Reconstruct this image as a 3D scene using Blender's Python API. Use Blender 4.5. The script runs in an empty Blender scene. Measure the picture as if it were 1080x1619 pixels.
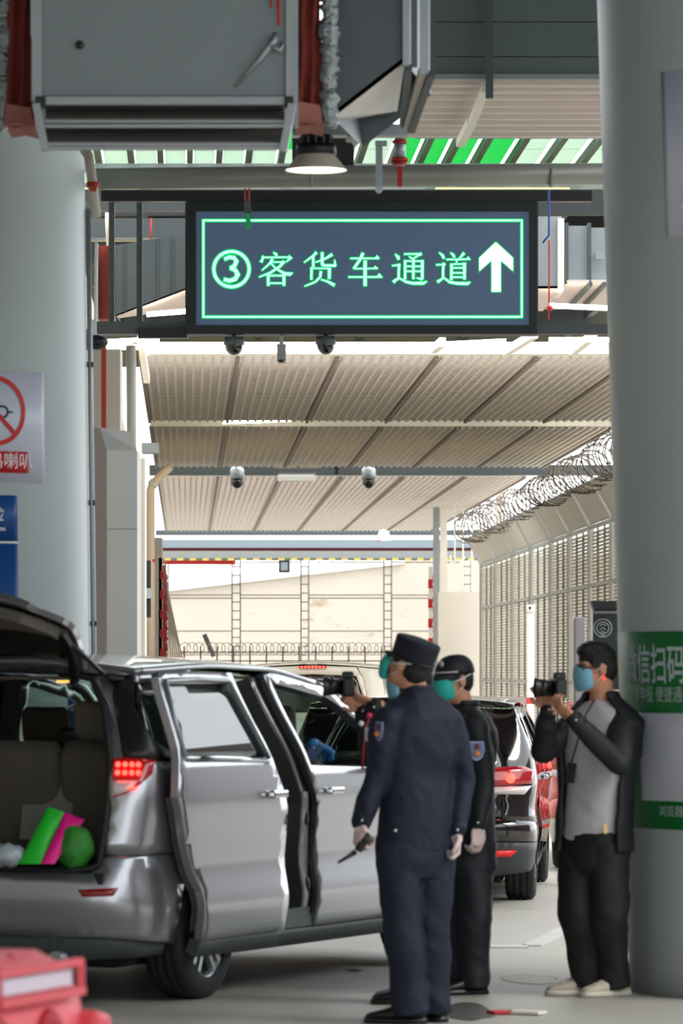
import bpy, bmesh, math, random
from mathutils import Vector, Matrix, Euler, noise
from mathutils.geometry import delaunay_2d_cdt
random.seed(7)
SC = bpy.context.scene
COL = SC.collection
# ---------------------------------------------------------------- camera, world, lights, exposure
FPX = 7000.0          # focal length in pixels of the 1080 wide frame
HZ = 1060.0           # horizon row
EYE = 1.63
cd = bpy.data.cameras.new('camera'); cam = bpy.data.objects.new('camera', cd); COL.objects.link(cam)
cd.sensor_fit = 'HORIZONTAL'; cd.sensor_width = 36.0; cd.lens = FPX/1080*36.0
cam.location = (0, 0, EYE); cam.rotation_euler = (math.pi/2, 0, 0)
cd.shift_y = (HZ-809.5)/1080.0
cd.clip_start = 0.5; cd.clip_end = 600
cd.dof.use_dof = True; cd.dof.focus_distance = 42.0; cd.dof.aperture_fstop = 9.0
SC.camera = cam
SC.view_settings.view_transform = 'Standard'; SC.view_settings.look = 'None'
SC.view_settings.gamma = 1.0; SC.view_settings.use_curve_mapping = False
SC.view_settings.exposure = 1.6
w = bpy.data.worlds.new('sky'); SC.world = w; w.use_nodes = True
bg = w.node_tree.nodes['Background']
bg.inputs[0].default_value = (0.90, 0.96, 1.0, 1); bg.inputs[1].default_value = 1.0
sd = bpy.data.lights.new('sun', 'SUN'); sun = bpy.data.objects.new('sun', sd); COL.objects.link(sun)
sd.energy = 0.9; sd.angle = math.radians(25); sd.color = (1.0, 0.93, 0.85)
sun.rotation_euler = Vector((-0.55, 0.30, -0.75)).to_track_quat('-Z', 'Y').to_euler()

# ---------------------------------------------------------------- helpers
def P(px, py, D):
    "world point seen at pixel (px,py) of the photograph standing D metres away"
    return Vector(((px-540.0)*D/FPX, D, EYE-(py-HZ)*D/FPX))
def lerp(a, b, t): return a+(b-a)*t
def srgb(c):
    return tuple(((v/255)/12.92 if v/255 <= .04045 else ((v/255+.055)/1.055)**2.4) for v in c)
MATS = {}
def mat(name, rgb, rough=.5, metal=0., var=0., vscale=4., bump=0., bscale=30., emit=0., coat=0., alpha=1., trans=0., spec=.5, stretch=None):
    if name in MATS: return MATS[name]
    m = bpy.data.materials.new(name); m.use_nodes = True
    nt = m.node_tree; N = nt.nodes; L = nt.links; b = N['Principled BSDF']
    c = srgb(rgb)
    b.inputs['Base Color'].default_value = (*c, 1); b.inputs['Roughness'].default_value = rough
    b.inputs['Metallic'].default_value = metal; b.inputs['Coat Weight'].default_value = coat
    b.inputs['Specular IOR Level'].default_value = spec
    b.inputs['Alpha'].default_value = alpha; b.inputs['Transmission Weight'].default_value = trans
    if emit:
        b.inputs['Emission Color'].default_value = (*c, 1); b.inputs['Emission Strength'].default_value = emit
    if var or bump:
        tc = N.new('ShaderNodeTexCoord'); mp = N.new('ShaderNodeMapping'); L.new(tc.outputs['Object'], mp.inputs[0])
        if stretch: mp.inputs['Scale'].default_value = stretch
    if var:
        n = N.new('ShaderNodeTexNoise'); n.inputs['Scale'].default_value = vscale; n.inputs['Detail'].default_value = 5
        L.new(mp.outputs[0], n.inputs['Vector'])
        r = N.new('ShaderNodeMapRange'); r.inputs[1].default_value = .3; r.inputs[2].default_value = .7
        r.inputs[3].default_value = 1-var; r.inputs[4].default_value = 1+var
        L.new(n.outputs[0], r.inputs[0])
        x = N.new('ShaderNodeVectorMath'); x.operation = 'SCALE'; x.inputs[0].default_value = c
        L.new(r.outputs[0], x.inputs['Scale']); L.new(x.outputs[0], b.inputs['Base Color'])
    if bump:
        n = N.new('ShaderNodeTexNoise'); n.inputs['Scale'].default_value = bscale; n.inputs['Detail'].default_value = 4
        L.new(mp.outputs[0], n.inputs['Vector'])
        bp = N.new('ShaderNodeBump'); bp.inputs['Strength'].default_value = bump; bp.inputs['Distance'].default_value = .02
        L.new(n.outputs[0], bp.inputs['Height']); L.new(bp.outputs[0], b.inputs['Normal'])
    MATS[name] = m
    return m

XF = {}   # object name -> world matrix of Empties made here
def tag(o, label=None, cat=None, group=None, kind=None):
    if label: o['label'] = label
    if cat: o['category'] = cat
    if group: o['group'] = group
    if kind: o['kind'] = kind
    return o
def thing(name, label, cat, loc=(0, 0, 0), rz=0., group=None, kind=None):
    o = bpy.data.objects.new(name, None); COL.objects.link(o); o.empty_display_size = .1
    o.location = loc; o.rotation_euler = (0, 0, rz)
    XF[o.name] = Matrix.Translation(Vector(loc)) @ Matrix.Rotation(rz, 4, 'Z')
    return tag(o, label, cat, group, kind)

class MB:
    "collects simple solids in one mesh"
    def __init__(s): s.v = []; s.f = []; s.sm = []
    def add(s, vs, fs, smooth=False):
        k = len(s.v); s.v += [Vector(v) for v in vs]; s.f += [tuple(i+k for i in f) for f in fs]; s.sm += [smooth]*len(fs); return s
    def box(s, c, d, rot=None):
        c = Vector(c); hx, hy, hz = d[0]/2, d[1]/2, d[2]/2
        vs = [Vector((x, y, z)) for x in (-hx, hx) for y in (-hy, hy) for z in (-hz, hz)]
        if rot is not None:
            R = rot if isinstance(rot, Matrix) else Euler(rot).to_matrix()
            vs = [R @ v for v in vs]
        return s.add([c+v for v in vs], [(0,1,3,2),(4,6,7,5),(0,4,5,1),(2,3,7,6),(0,2,6,4),(1,5,7,3)])
    def lohi(s, a, b): 
        return s.box([(a[i]+b[i])/2 for i in range(3)], [abs(b[i]-a[i]) for i in range(3)])
    def px(s, x0, y0, x1, y1, D, t=.1):
        "box that fills the photo rectangle with its front face at distance D and t deep"
        a = P(x0, y1, D); b = P(x1, y0, D)
        return s.lohi(a, (b.x, D+t, b.z))
    def bar(s, p0, p1, w, h=None, up=(0, 0, 1)):
        p0 = Vector(p0); p1 = Vector(p1); h = h or w
        d = (p1-p0).normalized(); u = Vector(up)
        if abs(d.dot(u)) > .98: u = Vector((0, 1, 0))
        r = d.cross(u).normalized(); u = r.cross(d).normalized()
        vs = []
        for p in (p0, p1):
            for a, b in ((-1,-1),(1,-1),(1,1),(-1,1)): vs.append(p+r*(a*w/2)+u*(b*h/2))
        return s.add(vs, [(0,1,2,3),(4,7,6,5),(0,4,5,1),(1,5,6,2),(2,6,7,3),(3,7,4,0)])
    def ring(s, pts, rad, seg=12, cap=True, flat=None):
        "tube through pts, rad number or list; flat=(a,b) gives elliptic section scale"
        pts = [Vector(p) for p in pts]; n = len(pts)
        rad = rad if isinstance(rad, (list, tuple)) else [rad]*n
        vs = []; fs = []; prev = None
        for i, p in enumerate(pts):
            d = (pts[min(i+1, n-1)]-pts[max(i-1, 0)]).normalized()
            if prev is None:
                u = Vector((0, 0, 1)) if abs(d.z) < .9 else Vector((0, 1, 0))
            else: u = prev
            r = d.cross(u).normalized(); u = r.cross(d).normalized(); prev = u
            for k in range(seg):
                a = 2*math.pi*k/seg
                vs.append(p+r*math.cos(a)*rad[i]+u*math.sin(a)*rad[i])
        for i in range(n-1):
            for k in range(seg):
                k2 = (k+1) % seg
                fs.append((i*seg+k, i*seg+k2, (i+1)*seg+k2, (i+1)*seg+k))
        s.add(vs, fs, True)
        if cap:
            b = len(s.v)-len(vs)
            s.f += [tuple(b+k for k in range(seg))[::-1], tuple(b+(n-1)*seg+k for k in range(seg))]; s.sm += [False]*2
        return s
    def lathe(s, prof, c=(0, 0, 0), seg=24, axis='Z'):
        "prof list of (r,h)"
        vs = []; fs = []; c = Vector(c)
        R = {'Z': Matrix.Identity(3), 'Y': Euler((-math.pi/2, 0, 0)).to_matrix(), 'X': Euler((0, math.pi/2, 0)).to_matrix()}[axis] if isinstance(axis, str) else axis
        for r, h in prof:
            for k in range(seg):
                a = 2*math.pi*k/seg; vs.append(c+R @ Vector((r*math.cos(a), r*math.sin(a), h)))
        for i in range(len(prof)-1):
            for k in range(seg):
                k2 = (k+1) % seg; fs.append((i*seg+k, i*seg+k2, (i+1)*seg+k2, (i+1)*seg+k))
        s.add(vs, fs, True)
        return s
    def ball(s, c, r, seg=16, rings=10, R=None):
        r = (r, r, r) if not isinstance(r, (tuple, list, Vector)) else r
        c = Vector(c); vs = []; fs = []
        for i in range(rings+1):
            t = math.pi*i/rings
            for k in range(seg):
                a = 2*math.pi*k/seg
                v = Vector((r[0]*math.sin(t)*math.cos(a), r[1]*math.sin(t)*math.sin(a), r[2]*math.cos(t)))
                vs.append(c+(R @ v if R else v))
        for i in range(rings):
            for k in range(seg):
                k2 = (k+1) % seg; fs.append((i*seg+k, (i+1)*seg+k, (i+1)*seg+k2, i*seg+k2))
        return s.add(vs, fs, True)
    def prism(s, pts2, d, o=(0, 0, 0), ax=(1, 0, 0), ay=(0, 0, 1), az=(0, 1, 0)):
        "2D outline in ax/ay plane pushed d along az"
        o = Vector(o); ax = Vector(ax); ay = Vector(ay); az = Vector(az); n = len(pts2)
        vs = [o+ax*p[0]+ay*p[1] for p in pts2]+[o+ax*p[0]+ay*p[1]+az*d for p in pts2]
        fs = [tuple(range(n)), tuple(range(2*n-1, n-1, -1))]+[(i, i+n, (i+1) % n+n, (i+1) % n) for i in range(n)]
        return s.add(vs, fs)
    def loft(s, secs, cap=True):
        "secs: list of closed rings with equal counts"
        n = len(secs[0]); vs = [v for r in secs for v in r]; fs = []
        for i in range(len(secs)-1):
            for k in range(n):
                k2 = (k+1) % n; fs.append((i*n+k, i*n+k2, (i+1)*n+k2, (i+1)*n+k))
        if cap: fs += [tuple(range(n))[::-1], tuple(range((len(secs)-1)*n, len(secs)*n))]
        return s.add(vs, fs, True)
    def build(s, name, m, parent=None, smooth=None, bevel=0., label=None, local=False):
        me = bpy.data.meshes.new(name)
        vs = s.v
        o = bpy.data.objects.new(name, me)
        if parent is not None and not local:
            # world coordinates given: bring into the parent's frame
            MI = XF[parent.name].inverted() if parent.name in XF else Matrix.Identity(4)
            vs = [MI @ v for v in vs]
        if parent is None:
            xs = [v.x for v in vs]; ys = [v.y for v in vs]; zs = [v.z for v in vs]
            c = Vector(((min(xs)+max(xs))/2, (min(ys)+max(ys))/2, min(zs)))
            vs = [v-c for v in vs]; o.location = c
            XF[o.name] = Matrix.Translation(c)
        me.from_pydata([tuple(v) for v in vs], [], s.f)
        bm = bmesh.new(); bm.from_mesh(me); bmesh.ops.recalc_face_normals(bm, faces=bm.faces)
        bm.to_mesh(me); bm.free()
        sm = s.sm if smooth is None else [smooth]*len(s.f)
        me.polygons.foreach_set('use_smooth', sm)
        if m: me.materials.append(m)
        COL.objects.link(o)
        if parent is not None:
            o.parent = parent
            XF[o.name] = XF.get(parent.name, Matrix.Identity(4))
        if bevel:
            b = o.modifiers.new('bevel', 'BEVEL'); b.width = bevel; b.segments = 2; b.limit_method = 'ANGLE'
        if label: o['label'] = label
        return o

def remesh(o, voxel=.01, smooth=2, disp=None):
    "voxel-unite the mesh of o into one continuous surface (in place)"
    r = o.modifiers.new('r', 'REMESH'); r.mode = 'VOXEL'; r.voxel_size = voxel; r.use_smooth_shade = True
    if smooth:
        q = o.modifiers.new('s', 'SMOOTH'); q.iterations = smooth; q.factor = .5
    dg = bpy.context.evaluated_depsgraph_get(); dg.update()
    me = bpy.data.meshes.new_from_object(o.evaluated_get(dg))
    o.modifiers.clear(); old = o.data; mt = list(old.materials); o.data = me
    me.materials.clear()
    for x in mt: me.materials.append(x)
    if disp:
        nv = [v.normal.copy() for v in me.vertices]
        for v, n in zip(me.vertices, nv):
            v.co += n*disp(v.co, n)
    me.polygons.foreach_set('use_smooth', [True]*len(me.polygons))
    bpy.data.meshes.remove(old)
    return o
def text_mesh(name, s, size, m, parent, loc, rot=(math.pi/2, 0, 0), align='CENTER', extrude=.001, bold=0., wrap=None, sx=1.):
    "flat printed lettering as mesh; wrap maps local (x,y)->world"
    c = bpy.data.curves.new(name, 'FONT'); c.body = s; c.size = size; c.align_x = align; c.align_y = 'CENTER'; c.offset = bold
    c.extrude = 0 if wrap else extrude; c.resolution_u = 3
    t = bpy.data.objects.new(name, c); COL.objects.link(t)
    dg = bpy.context.evaluated_depsgraph_get(); dg.update()
    me = bpy.data.meshes.new_from_object(t.evaluated_get(dg))
    bpy.data.objects.remove(t); bpy.data.curves.remove(c)
    R = Matrix.Translation(Vector(loc)) @ Euler(rot).to_matrix().to_4x4()
    MI = XF[parent.name].inverted() if parent is not None and parent.name in XF else Matrix.Identity(4)
    for v in me.vertices:
        v.co.x *= sx
        q = Vector(wrap(v.co.x, v.co.y)) if wrap else R @ v.co
        v.co = MI @ q
    me.materials.clear(); me.materials.append(m)
    o = bpy.data.objects.new(name, me); COL.objects.link(o)
    if parent is not None: o.parent = parent; XF[o.name] = XF.get(parent.name, Matrix.Identity(4))
    return o

# ---------------------------------------------------------------- materials
M_conc = mat('ground_concrete', (168, 166, 158), .5, var=.14, vscale=.9, bump=.08, bscale=6, stretch=(1, .35, 1))
M_white = mat('white_paint', (226, 222, 214), .5, var=.03, vscale=1.5)
M_cream = mat('cream_paint', (222, 214, 198), .5, var=.04)
M_grey = mat('grey_paint', (140, 145, 145), .5, var=.05)
M_dgrey = mat('dark_grey_paint', (72, 78, 80), .5, var=.06)
M_black = mat('black_paint', (18, 24, 24), .45)
M_blackpl = mat('black_plastic', (20, 21, 23), .38)
M_galv = mat('galvanised_steel', (158, 165, 168), .38, metal=.55, var=.08, vscale=3)
M_dgalv = mat('dark_galvanised_steel', (86, 94, 96), .42, metal=.4, var=.1, vscale=2)
M_foil = mat('crinkled_foil', (150, 155, 155), .28, metal=.9, bump=1.0, bscale=40)
M_redcl = mat('red_canvas', (128, 46, 34), .8, var=.1, bump=.4, bscale=8)
M_red = mat('red_paint', (190, 34, 30), .45)
M_tube = mat('lit_lamp_tube', (255, 247, 225), .5, emit=5)
M_chrome = mat('chrome', (225, 228, 230), .12, metal=1)
M_rubber = mat('tyre_rubber', (26, 27, 28), .75, bump=.2, bscale=60)
M_alloy = mat('alloy_wheel', (176, 180, 184), .3, metal=.85)
M_razor = mat('rusty_razor_wire', (128, 116, 104), .5, metal=.5)
# ================================================================= LARGE STRUCTURE
LX = -246/7000.0                      # lanes drift to the left by this much per metre
def lane(a, Y, z): return Vector((a+LX*Y, Y, z))
g = MB().lohi((-30, -6, -.2), (40, 150, 0)); tag(g.build('floor', M_conc), 'grey concrete ground with faint stains', kind='structure')

# columns -------------------------------------------------------------
M_col = mat('column_paint', (176, 184, 184), .42, var=.03, vscale=1.2, spec=.4)
SL = FPX/25.6; RC = 280/310.0
def column_center(side, z):
    row = HZ-(z-EYE)*310.0
    if side < 0: return Vector(((133+(HZ-(z-EYE)*SL-240)*.0125-RC*SL-540)/SL, 25.6, z))
    return Vector(((945+row*.033+280-540)/310.0, 22.6, z))
def column(side, label):
    m = MB(); seg = 96
    secs = []
    for i in range(15):
        z = i*.5; c = column_center(side, z)
        secs.append([c+Vector((RC*math.cos(2*math.pi*k/seg), RC*math.sin(2*math.pi*k/seg), 0)) for k in range(seg)])
    m.loft(secs)
    r = thing('round_column', label, 'column', column_center(side, 0)); m.build('column_shaft', M_col, r)
    return r
colL = column(-1, 'thick pale grey round column carrying the no-horn notice and blue board')
colR = column(1, 'thick grey round column carrying the green poster behind the man in white shirt')
def wrapcol(side, phi0, z0, off=.004):
    "map (arc metres to the right, metres up) onto the column; phi measured from the side facing the camera"
    def f(x, y):
        z = z0+y; c = column_center(side, z); a = phi0+x/RC
        return Vector((c.x+(RC+off)*math.sin(a), c.y-(RC+off)*math.cos(a), z))
    return f
def sheet(mp, x0, y0, x1, y1, name, m, parent, n=24, holes=None, thick=.003, label=None):
    b = MB(); vs = []; fs = []
    for j in range(2):
        for i in range(n+1): vs.append(mp(lerp(x0, x1, i/n), y0 if j == 0 else y1))
    for i in range(n): fs.append((i, i+1, n+2+i, n+1+i))
    b.add(vs, fs, True); o = b.build(name, m, parent, label=label)
    s = o.modifiers.new('s', 'SOLIDIFY'); s.thickness = thick; s.offset = 0
    return o
def ribbon(mp, pts, w, name, m, parent, closed=False):
    if not closed:
        q = []
        for a, c in zip(pts, pts[1:]):
            k = max(1, int(math.hypot(c[0]-a[0], c[1]-a[1])/.02)); q += [(lerp(a[0], c[0], i/k), lerp(a[1], c[1], i/k)) for i in range(k)]
        pts = q+[pts[-1]]
    b = MB(); n = len(pts); vs = []; fs = []
    for i, p in enumerate(pts):
        a = Vector(pts[(i-1) % n] if closed or i > 0 else pts[0]); c = Vector(pts[(i+1) % n] if closed or i < n-1 else pts[-1])
        d = (c-a).normalized(); q = Vector((-d.y, d.x))*(w/2); p = Vector(p)
        vs += [mp(*(p+q)), mp(*(p-q))]
    for i in range(n if closed else n-1):
        j = (i+1) % n; fs.append((2*i, 2*i+1, 2*j+1, 2*j))
    b.add(vs, fs); return b.build(name, m, parent)

M_paper = mat('poster_paper', (205, 208, 222), .35); M_pred = mat('poster_red', (205, 30, 32), .4)
M_pink = mat('poster_dark', (52, 56, 60), .5); M_blue = mat('board_blue', (14, 76, 142), .4); M_pwhite = mat('print_white', (238, 240, 242), .45)
M_green = mat('poster_green', (0, 112, 44), .4, var=.05)
S_ = 1/310.0
def phiL(px): return math.asin(max(-1, min(1, (px+108)/247.0)))
def phiR(px, row): return math.asin(max(-1, min(1, (px-(945+row*.033+280))/280.0)))
def zof(py): return EYE-(py-HZ)*S_*.97
def zofL(py): return EYE-(py-HZ)/282.0
# left: no-horn notice
def notice(side, phi, zc, hw, hh, label):
    root = thing('notice_poster', label, 'poster', wrapcol(side, phi, zc-hh, .006)(0, 0))
    mp0 = wrapcol(side, phi, zc, .004); mp = wrapcol(side, phi, zc, .008); mp2 = wrapcol(side, phi, zc, .010)
    sheet(mp0, -hw, -hh, hw, hh, 'paper', M_paper, root)
    cy = hh*.28; R = .185
    ribbon(mp2, [(R*math.cos(2*math.pi*k/48), cy+R*math.sin(2*math.pi*k/48)) for k in range(48)], .026, 'red_ring', M_pred, root, True)
    # horn
    hb = []
    for k in range(13):
        t = -math.pi/2+math.pi*k/12; hb.append((.055+.028*math.cos(t), cy-.005+.03*math.sin(t)))
    ribbon(mp, [(-.10, cy+.025)]+hb[::-1]+[(-.10, cy-.035)], .014, 'horn_outline', M_pink, root)
    ribbon(mp, [(-.12, cy-.006), (.03, cy-.006)], .012, 'horn_tube', M_pink, root)
    ribbon(mp, [(.083, cy-.006), (.115, cy-.006)], .012, 'horn_mouthpiece', M_pink, root)
    ribbon(mp, [(-.13, cy+.07), (-.13, cy-.08)], .02, 'horn_bell', M_pink, root)
    ribbon(mp2, [(-R*.72, cy+R*.72), (R*.72, cy-R*.72)], .026, 'red_slash', M_pred, root)
    sheet(mp, -.215, -hh+.05, .215, -hh+.17, 'red_caption_band', M_pred, root)
    text_mesh('caption', '禁止鸣喇叭', .098, M_pwhite, root, (0, 0, 0), wrap=lambda x, y: wrapcol(side, phi, zc, .012)(x, y-hh+.112))
    return root
pcx = 8
notice(-1, phiL(pcx), zofL(674), .34, .31, 'white no-horn notice with red ring on the pale column above the blue board')
notice(1, phiR(1120, 250), zof(243), .33, .41, 'white notice with red ring high up on the column beside the green poster')
# left: blue board
root = thing('blue_board', 'blue inspection board with white characters on the pale column over the van', 'sign', wrapcol(-1, phiL(-40), .95)(0, 0))
mpb = wrapcol(-1, phiL(-40), 0, .004)
xr = (phiL(40)-phiL(-40))*RC
sheet(mpb, -xr, zofL(856), xr, zofL(783), 'title_panel', M_blue, root); sheet(mpb, -xr, 1.10, xr, zofL(859), 'lower_panel', M_blue, root)
sheet(mpb, -xr, zofL(859.5), xr, zofL(855.5), 'white_divider', M_pwhite, root)
xt = (phiL(21)-phiL(-40))*RC
text_mesh('title_text', '检', .098, M_pwhite, root, (0, 0, 0), align='RIGHT', wrap=lambda x, y: wrapcol(-1, phiL(-40), 0, .009)(x+xt, y+zofL(814)))
text_mesh('subtitle_text', 'INSPECTION', .03, M_pwhite, root, (0, 0, 0), align='RIGHT', wrap=lambda x, y: wrapcol(-1, phiL(-40), 0, .009)(x+xt+.003, y+zofL(837)), bold=.001)
# contactless sign seen through the van
root = thing('contactless_sign', 'small blue sign with a white contactless wave symbol seen through the van', 'sign', P(126, 1172, 24.9))
m_lb = mat('sign_blue', (62, 92, 180), .4)
MB().px(107, 1092, 146, 1176, 24.9, .02).build('sign_panel', m_lb, root); MB().px(110, 1088, 150, 1093, 24.9, .03).build('sign_rim', M_cream, root)
MB().px(124, 1176, 130, 1518, 24.91, .03).build('sign_pole', M_galv, root)
b = MB()
for r in (5, 11, 17):
    pts = [P(120+r*math.sin(t), 1131-r*math.cos(t), 24.885) for t in [(-.8+1.6*k/8) for k in range(9)]]
    for a, c in zip(pts, pts[1:]): b.bar(a, c, .012, .01, up=(0, 1, 0))
b.ball(P(120, 1133, 24.885), .012, 8, 6); b.build('wave_symbol', M_pwhite, root)
# conduit on left column
root = thing('conduit_pipe', 'thin grey conduit running down the right edge of the pale column', 'pipe', column_center(-1, 0)+Vector((RC+.02, 0, 0)))
b = MB(); b.ring([column_center(-1, z)+Vector((RC+.018, .02, 0)) for z in (0, 1, 2, 3, 4.3)], .016, 10); b.build('pipe', M_galv, root)
for z in (1.2, 1.9, 2.6, 3.4): MB().box(column_center(-1, z)+Vector((RC+.012, .02, 0)), (.055, .03, .03)).build('pipe_clip', M_dgrey, root)

# right: green poster
RX = lambda row: 945+row*.033+280
def gp(px, row): return phiR(px, row)
ph0 = gp(1072+80, 1150)
root = thing('code_poster', 'green poster with white lettering and a white panel on the column beside the photographer', 'poster', wrapcol(1, ph0, zof(1313))(0, 0))
w0 = -(ph0-gp(970, 1150))*RC
sheet(wrapcol(1, ph0, 0, .004), w0, zof(1313), .55, zof(998), 'green_sheet', M_green, root, 40)
M_pale = mat('print_pale', (178, 196, 200), .45)
xs = lambda px, row=1150: (gp(px, row)-ph0)*RC
sheet(wrapcol(1, ph0, 0, .007), xs(1006), zof(1268), xs(1006)+.47, zof(1128), 'white_panel', M_paper, root, 20)
text_mesh('headline', '微信扫码', .205, M_pale, root, (0, 0, 0), align='CENTER', wrap=lambda x, y: wrapcol(1, ph0, 0, .008)(x+xs(1024)+.0, y+zof(1055)), bold=.003, sx=.62)
text_mesh('subline', '健康申报 便捷通关', .085, M_pale, root, (0, 0, 0), align='CENTER', wrap=lambda x, y: wrapcol(1, ph0, 0, .008)(x+xs(1028), y+zof(1100)), sx=.75)
text_mesh('footer', '浏览器', .06, M_pale, root, (0, 0, 0), align='CENTER', wrap=lambda x, y: wrapcol(1, ph0, 0, .008)(x+xs(1045), y+zof(1285)))

# left building wall and high roof over the front bay ------------------------------------------
M_wall = mat('wall_render', (222, 216, 206), .7, var=.05, vscale=.8)
b = MB(); a0 = lane(-.95, 31, 0); a1 = lane(-.95, 108, 0)
b.prism([(a0.x, a0.y), (a1.x, a1.y), (a1.x-.4, a1.y), (a0.x-6, a0.y)], 5.4, (0, 0, 0), (1, 0, 0), (0, 1, 0), (0, 0, 1))
tag(b.build('wall_left', M_wall), 'pale rendered wall along the left side of the lane', kind='structure')
M_roofd = mat('roof_sheet', (70, 78, 78), .6, var=.05)
b = MB().lohi((-9, -14, 7.3), (6, 34, 7.5)); b.build('ceiling', M_roofd)['kind'] = 'structure'  # unseen canopy roof, added and stretched to darken the front bay
b = MB().lohi((-9, -14, 3.4), (6, -13.6, 7.3)); tag(b.build('wall_header_added', M_wall), 'added unseen header wall behind the viewpoint holding back low daylight', kind='structure')  # unseen, added to narrow the daylight reaching the foreground from behind
b = MB().lohi((13, -14, 0), (13.4, 36, 5.5)); tag(b.build('wall_right_added', mat('added_wall_grey', (120, 112, 108), .7, var=.1)), 'added unseen grey wall off to the right darkening the van reflections', kind='structure')  # unseen, added so the van side reflects grey instead of bright sky
b = MB().lohi((-7.4, -14, 0), (-7, 30, 7.3)); tag(b.build('wall_side_added', M_wall), 'added unseen rendered wall shutting out daylight left of the van', kind='structure')  # unseen, added to block left daylight and dim the right column

# louvred ceilings -------------------------------------------------------------------------
M_louv = mat('louvre_paint', (232, 228, 224), .55, var=.04, vscale=1.)
M_louv2 = mat('louvre_slat_paint', (208, 199, 190), .6)
M_joint = mat('joint_dark', (134, 118, 106), .6)
def translucent(m, c, k):
    nt = m.node_tree; tr = nt.nodes.new('ShaderNodeBsdfTranslucent'); tr.inputs[0].default_value = (*srgb(c), 1); mx = nt.nodes.new('ShaderNodeMixShader'); mx.inputs[0].default_value = k
    nt.links.new(nt.nodes['Principled BSDF'].outputs[0], mx.inputs[1]); nt.links.new(tr.outputs[0], mx.inputs[2]); nt.links.new(mx.outputs[0], nt.nodes['Material Output'].inputs[0])
translucent(M_louv, (244, 236, 230), .6)      # perforated sheet lets daylight through
HC = 3.2; ZC = EYE+HC
JA = [(px-294)/500.0*HC for px in (222, 376, 534, 691, 848, 1005, 1162)]
def row_depth(py): return HC*FPX/(HZ-py)
def louvre_row(y0, y1, seams, label, tilt=0.):
    D0, D1 = row_depth(y0), row_depth(y1)
    c0 = lane(JA[0], D0, ZC)
    root = thing('louvre_ceiling', label, 'ceiling', c0, kind='structure')
    cuts = [D0]+[row_depth(s) for s in seams]+[D1]
    for ci in range(len(cuts)-1):
        d0, d1 = cuts[ci]+.02, cuts[ci+1]-.02
        for i in range(len(JA)-1):
            x0, x1 = JA[i]+.012, JA[i+1]-.012
            if 294+x0/d0*7000 > 1010: continue
            b = MB(); n = 10*6; vs = []; fs = []
            for k in range(n+1):
                t = k/n; zz = ZC+.02+.03*math.cos(2*math.pi*10*t)
                for d in (d0, d1): vs.append(lane(lerp(x0, x1, t), d, zz))
            for k in range(n): fs.append((2*k, 2*k+2, 2*k+3, 2*k+1))
            b.add(vs, fs, True)
            b.build('louvre_panel', M_louv, root)
            b = MB()
            for k in range(10):
                xx = lerp(x0, x1, (k+.5)/10); b.bar(lane(xx, d0, ZC-.03), lane(xx, d1, ZC-.03), .028, .03)
            b.build('panel_ribs', M_louv2, root)['kind'] = 'stuff'
            b = MB(); ns = max(3, int((d1-d0)/.27))
            for k in range(ns+1):
                d = lerp(d0, d1, k/ns); b.bar(lane(x0, d, ZC-.012), lane(x1, d, ZC-.012), .085, .012)
            o = b.build('cross_slats', M_louv2, root); o['kind'] = 'stuff'
    b = MB()
    for a in JA: 
        b.bar(lane(a, D0, ZC-.03), lane(a, D1, ZC-.03), .035, .06)
    b.build('joint_bars', M_joint, root)
    e = MB(); e.bar(lane(JA[0], D0-.04, ZC+.05), lane(JA[-1], D0-.04, ZC+.05), .06, .14); e.build('front_edge_beam', M_cream, root)
    e = MB(); e.bar(lane(JA[0], D1+.04, ZC+.03), lane(JA[-1], D1+.04, ZC+.03), .06, .10); e.build('rear_edge_beam', M_cream, root)
    return root
louvre_row(560, 662, [620], 'white louvred ceiling row nearest the green screen')
louvre_row(672, 735, [], 'white louvred ceiling row in the middle')
louvre_row(751, 837, [800], 'white louvred ceiling row at the far end of the lane')
# grey beams between rows
def crossbeam(y0, y1, D, x0, x1, m, label, name='cross_beam', t=.3):
    b = MB().px(x0, y0, x1, y1, D, t); return tag(b.build(name, m), label, 'beam')
crossbeam(735, 751, 70.6, 236, 1000, M_dgrey, 'dark grey beam between the middle and far louvred ceilings')
crossbeam(838, 846, 102, 246, 760, M_dgrey, 'dark thin beam just past the far louvred ceiling')
crossbeam(853, 866, 103.5, 250, 760, mat('blue_grey', (130, 142, 150), .5), 'blue grey beam above the red stripe at the lane end')
crossbeam(866, 872, 103.7, 250, 760, mat('dark_red', (128, 30, 38), .5), 'dark red pipe beam across the lane end')
crossbeam(871, 883, 103.2, 250, 762, M_grey, 'pale grey girder across the lane end above the wire gate')
root = thing('hazard_rail', 'yellow and black striped rail under the pale girder at the lane end', 'rail', P(250, 886, 103))
mat('hazard_yellow', (208, 180, 90), .5); mat('hazard_dark', (84, 96, 84), .5)
for k, x in enumerate(range(250, 762, 10)): MB().px(x, 882.5, x+10, 886, 103.0, .1).build('hazard_band', MATS['hazard_yellow'] if k % 2 else MATS['hazard_dark'], root)
crossbeam(886, 892, 104, 250, 372, M_red, 'red rail at the left end of the lane over the wire gate')

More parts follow.
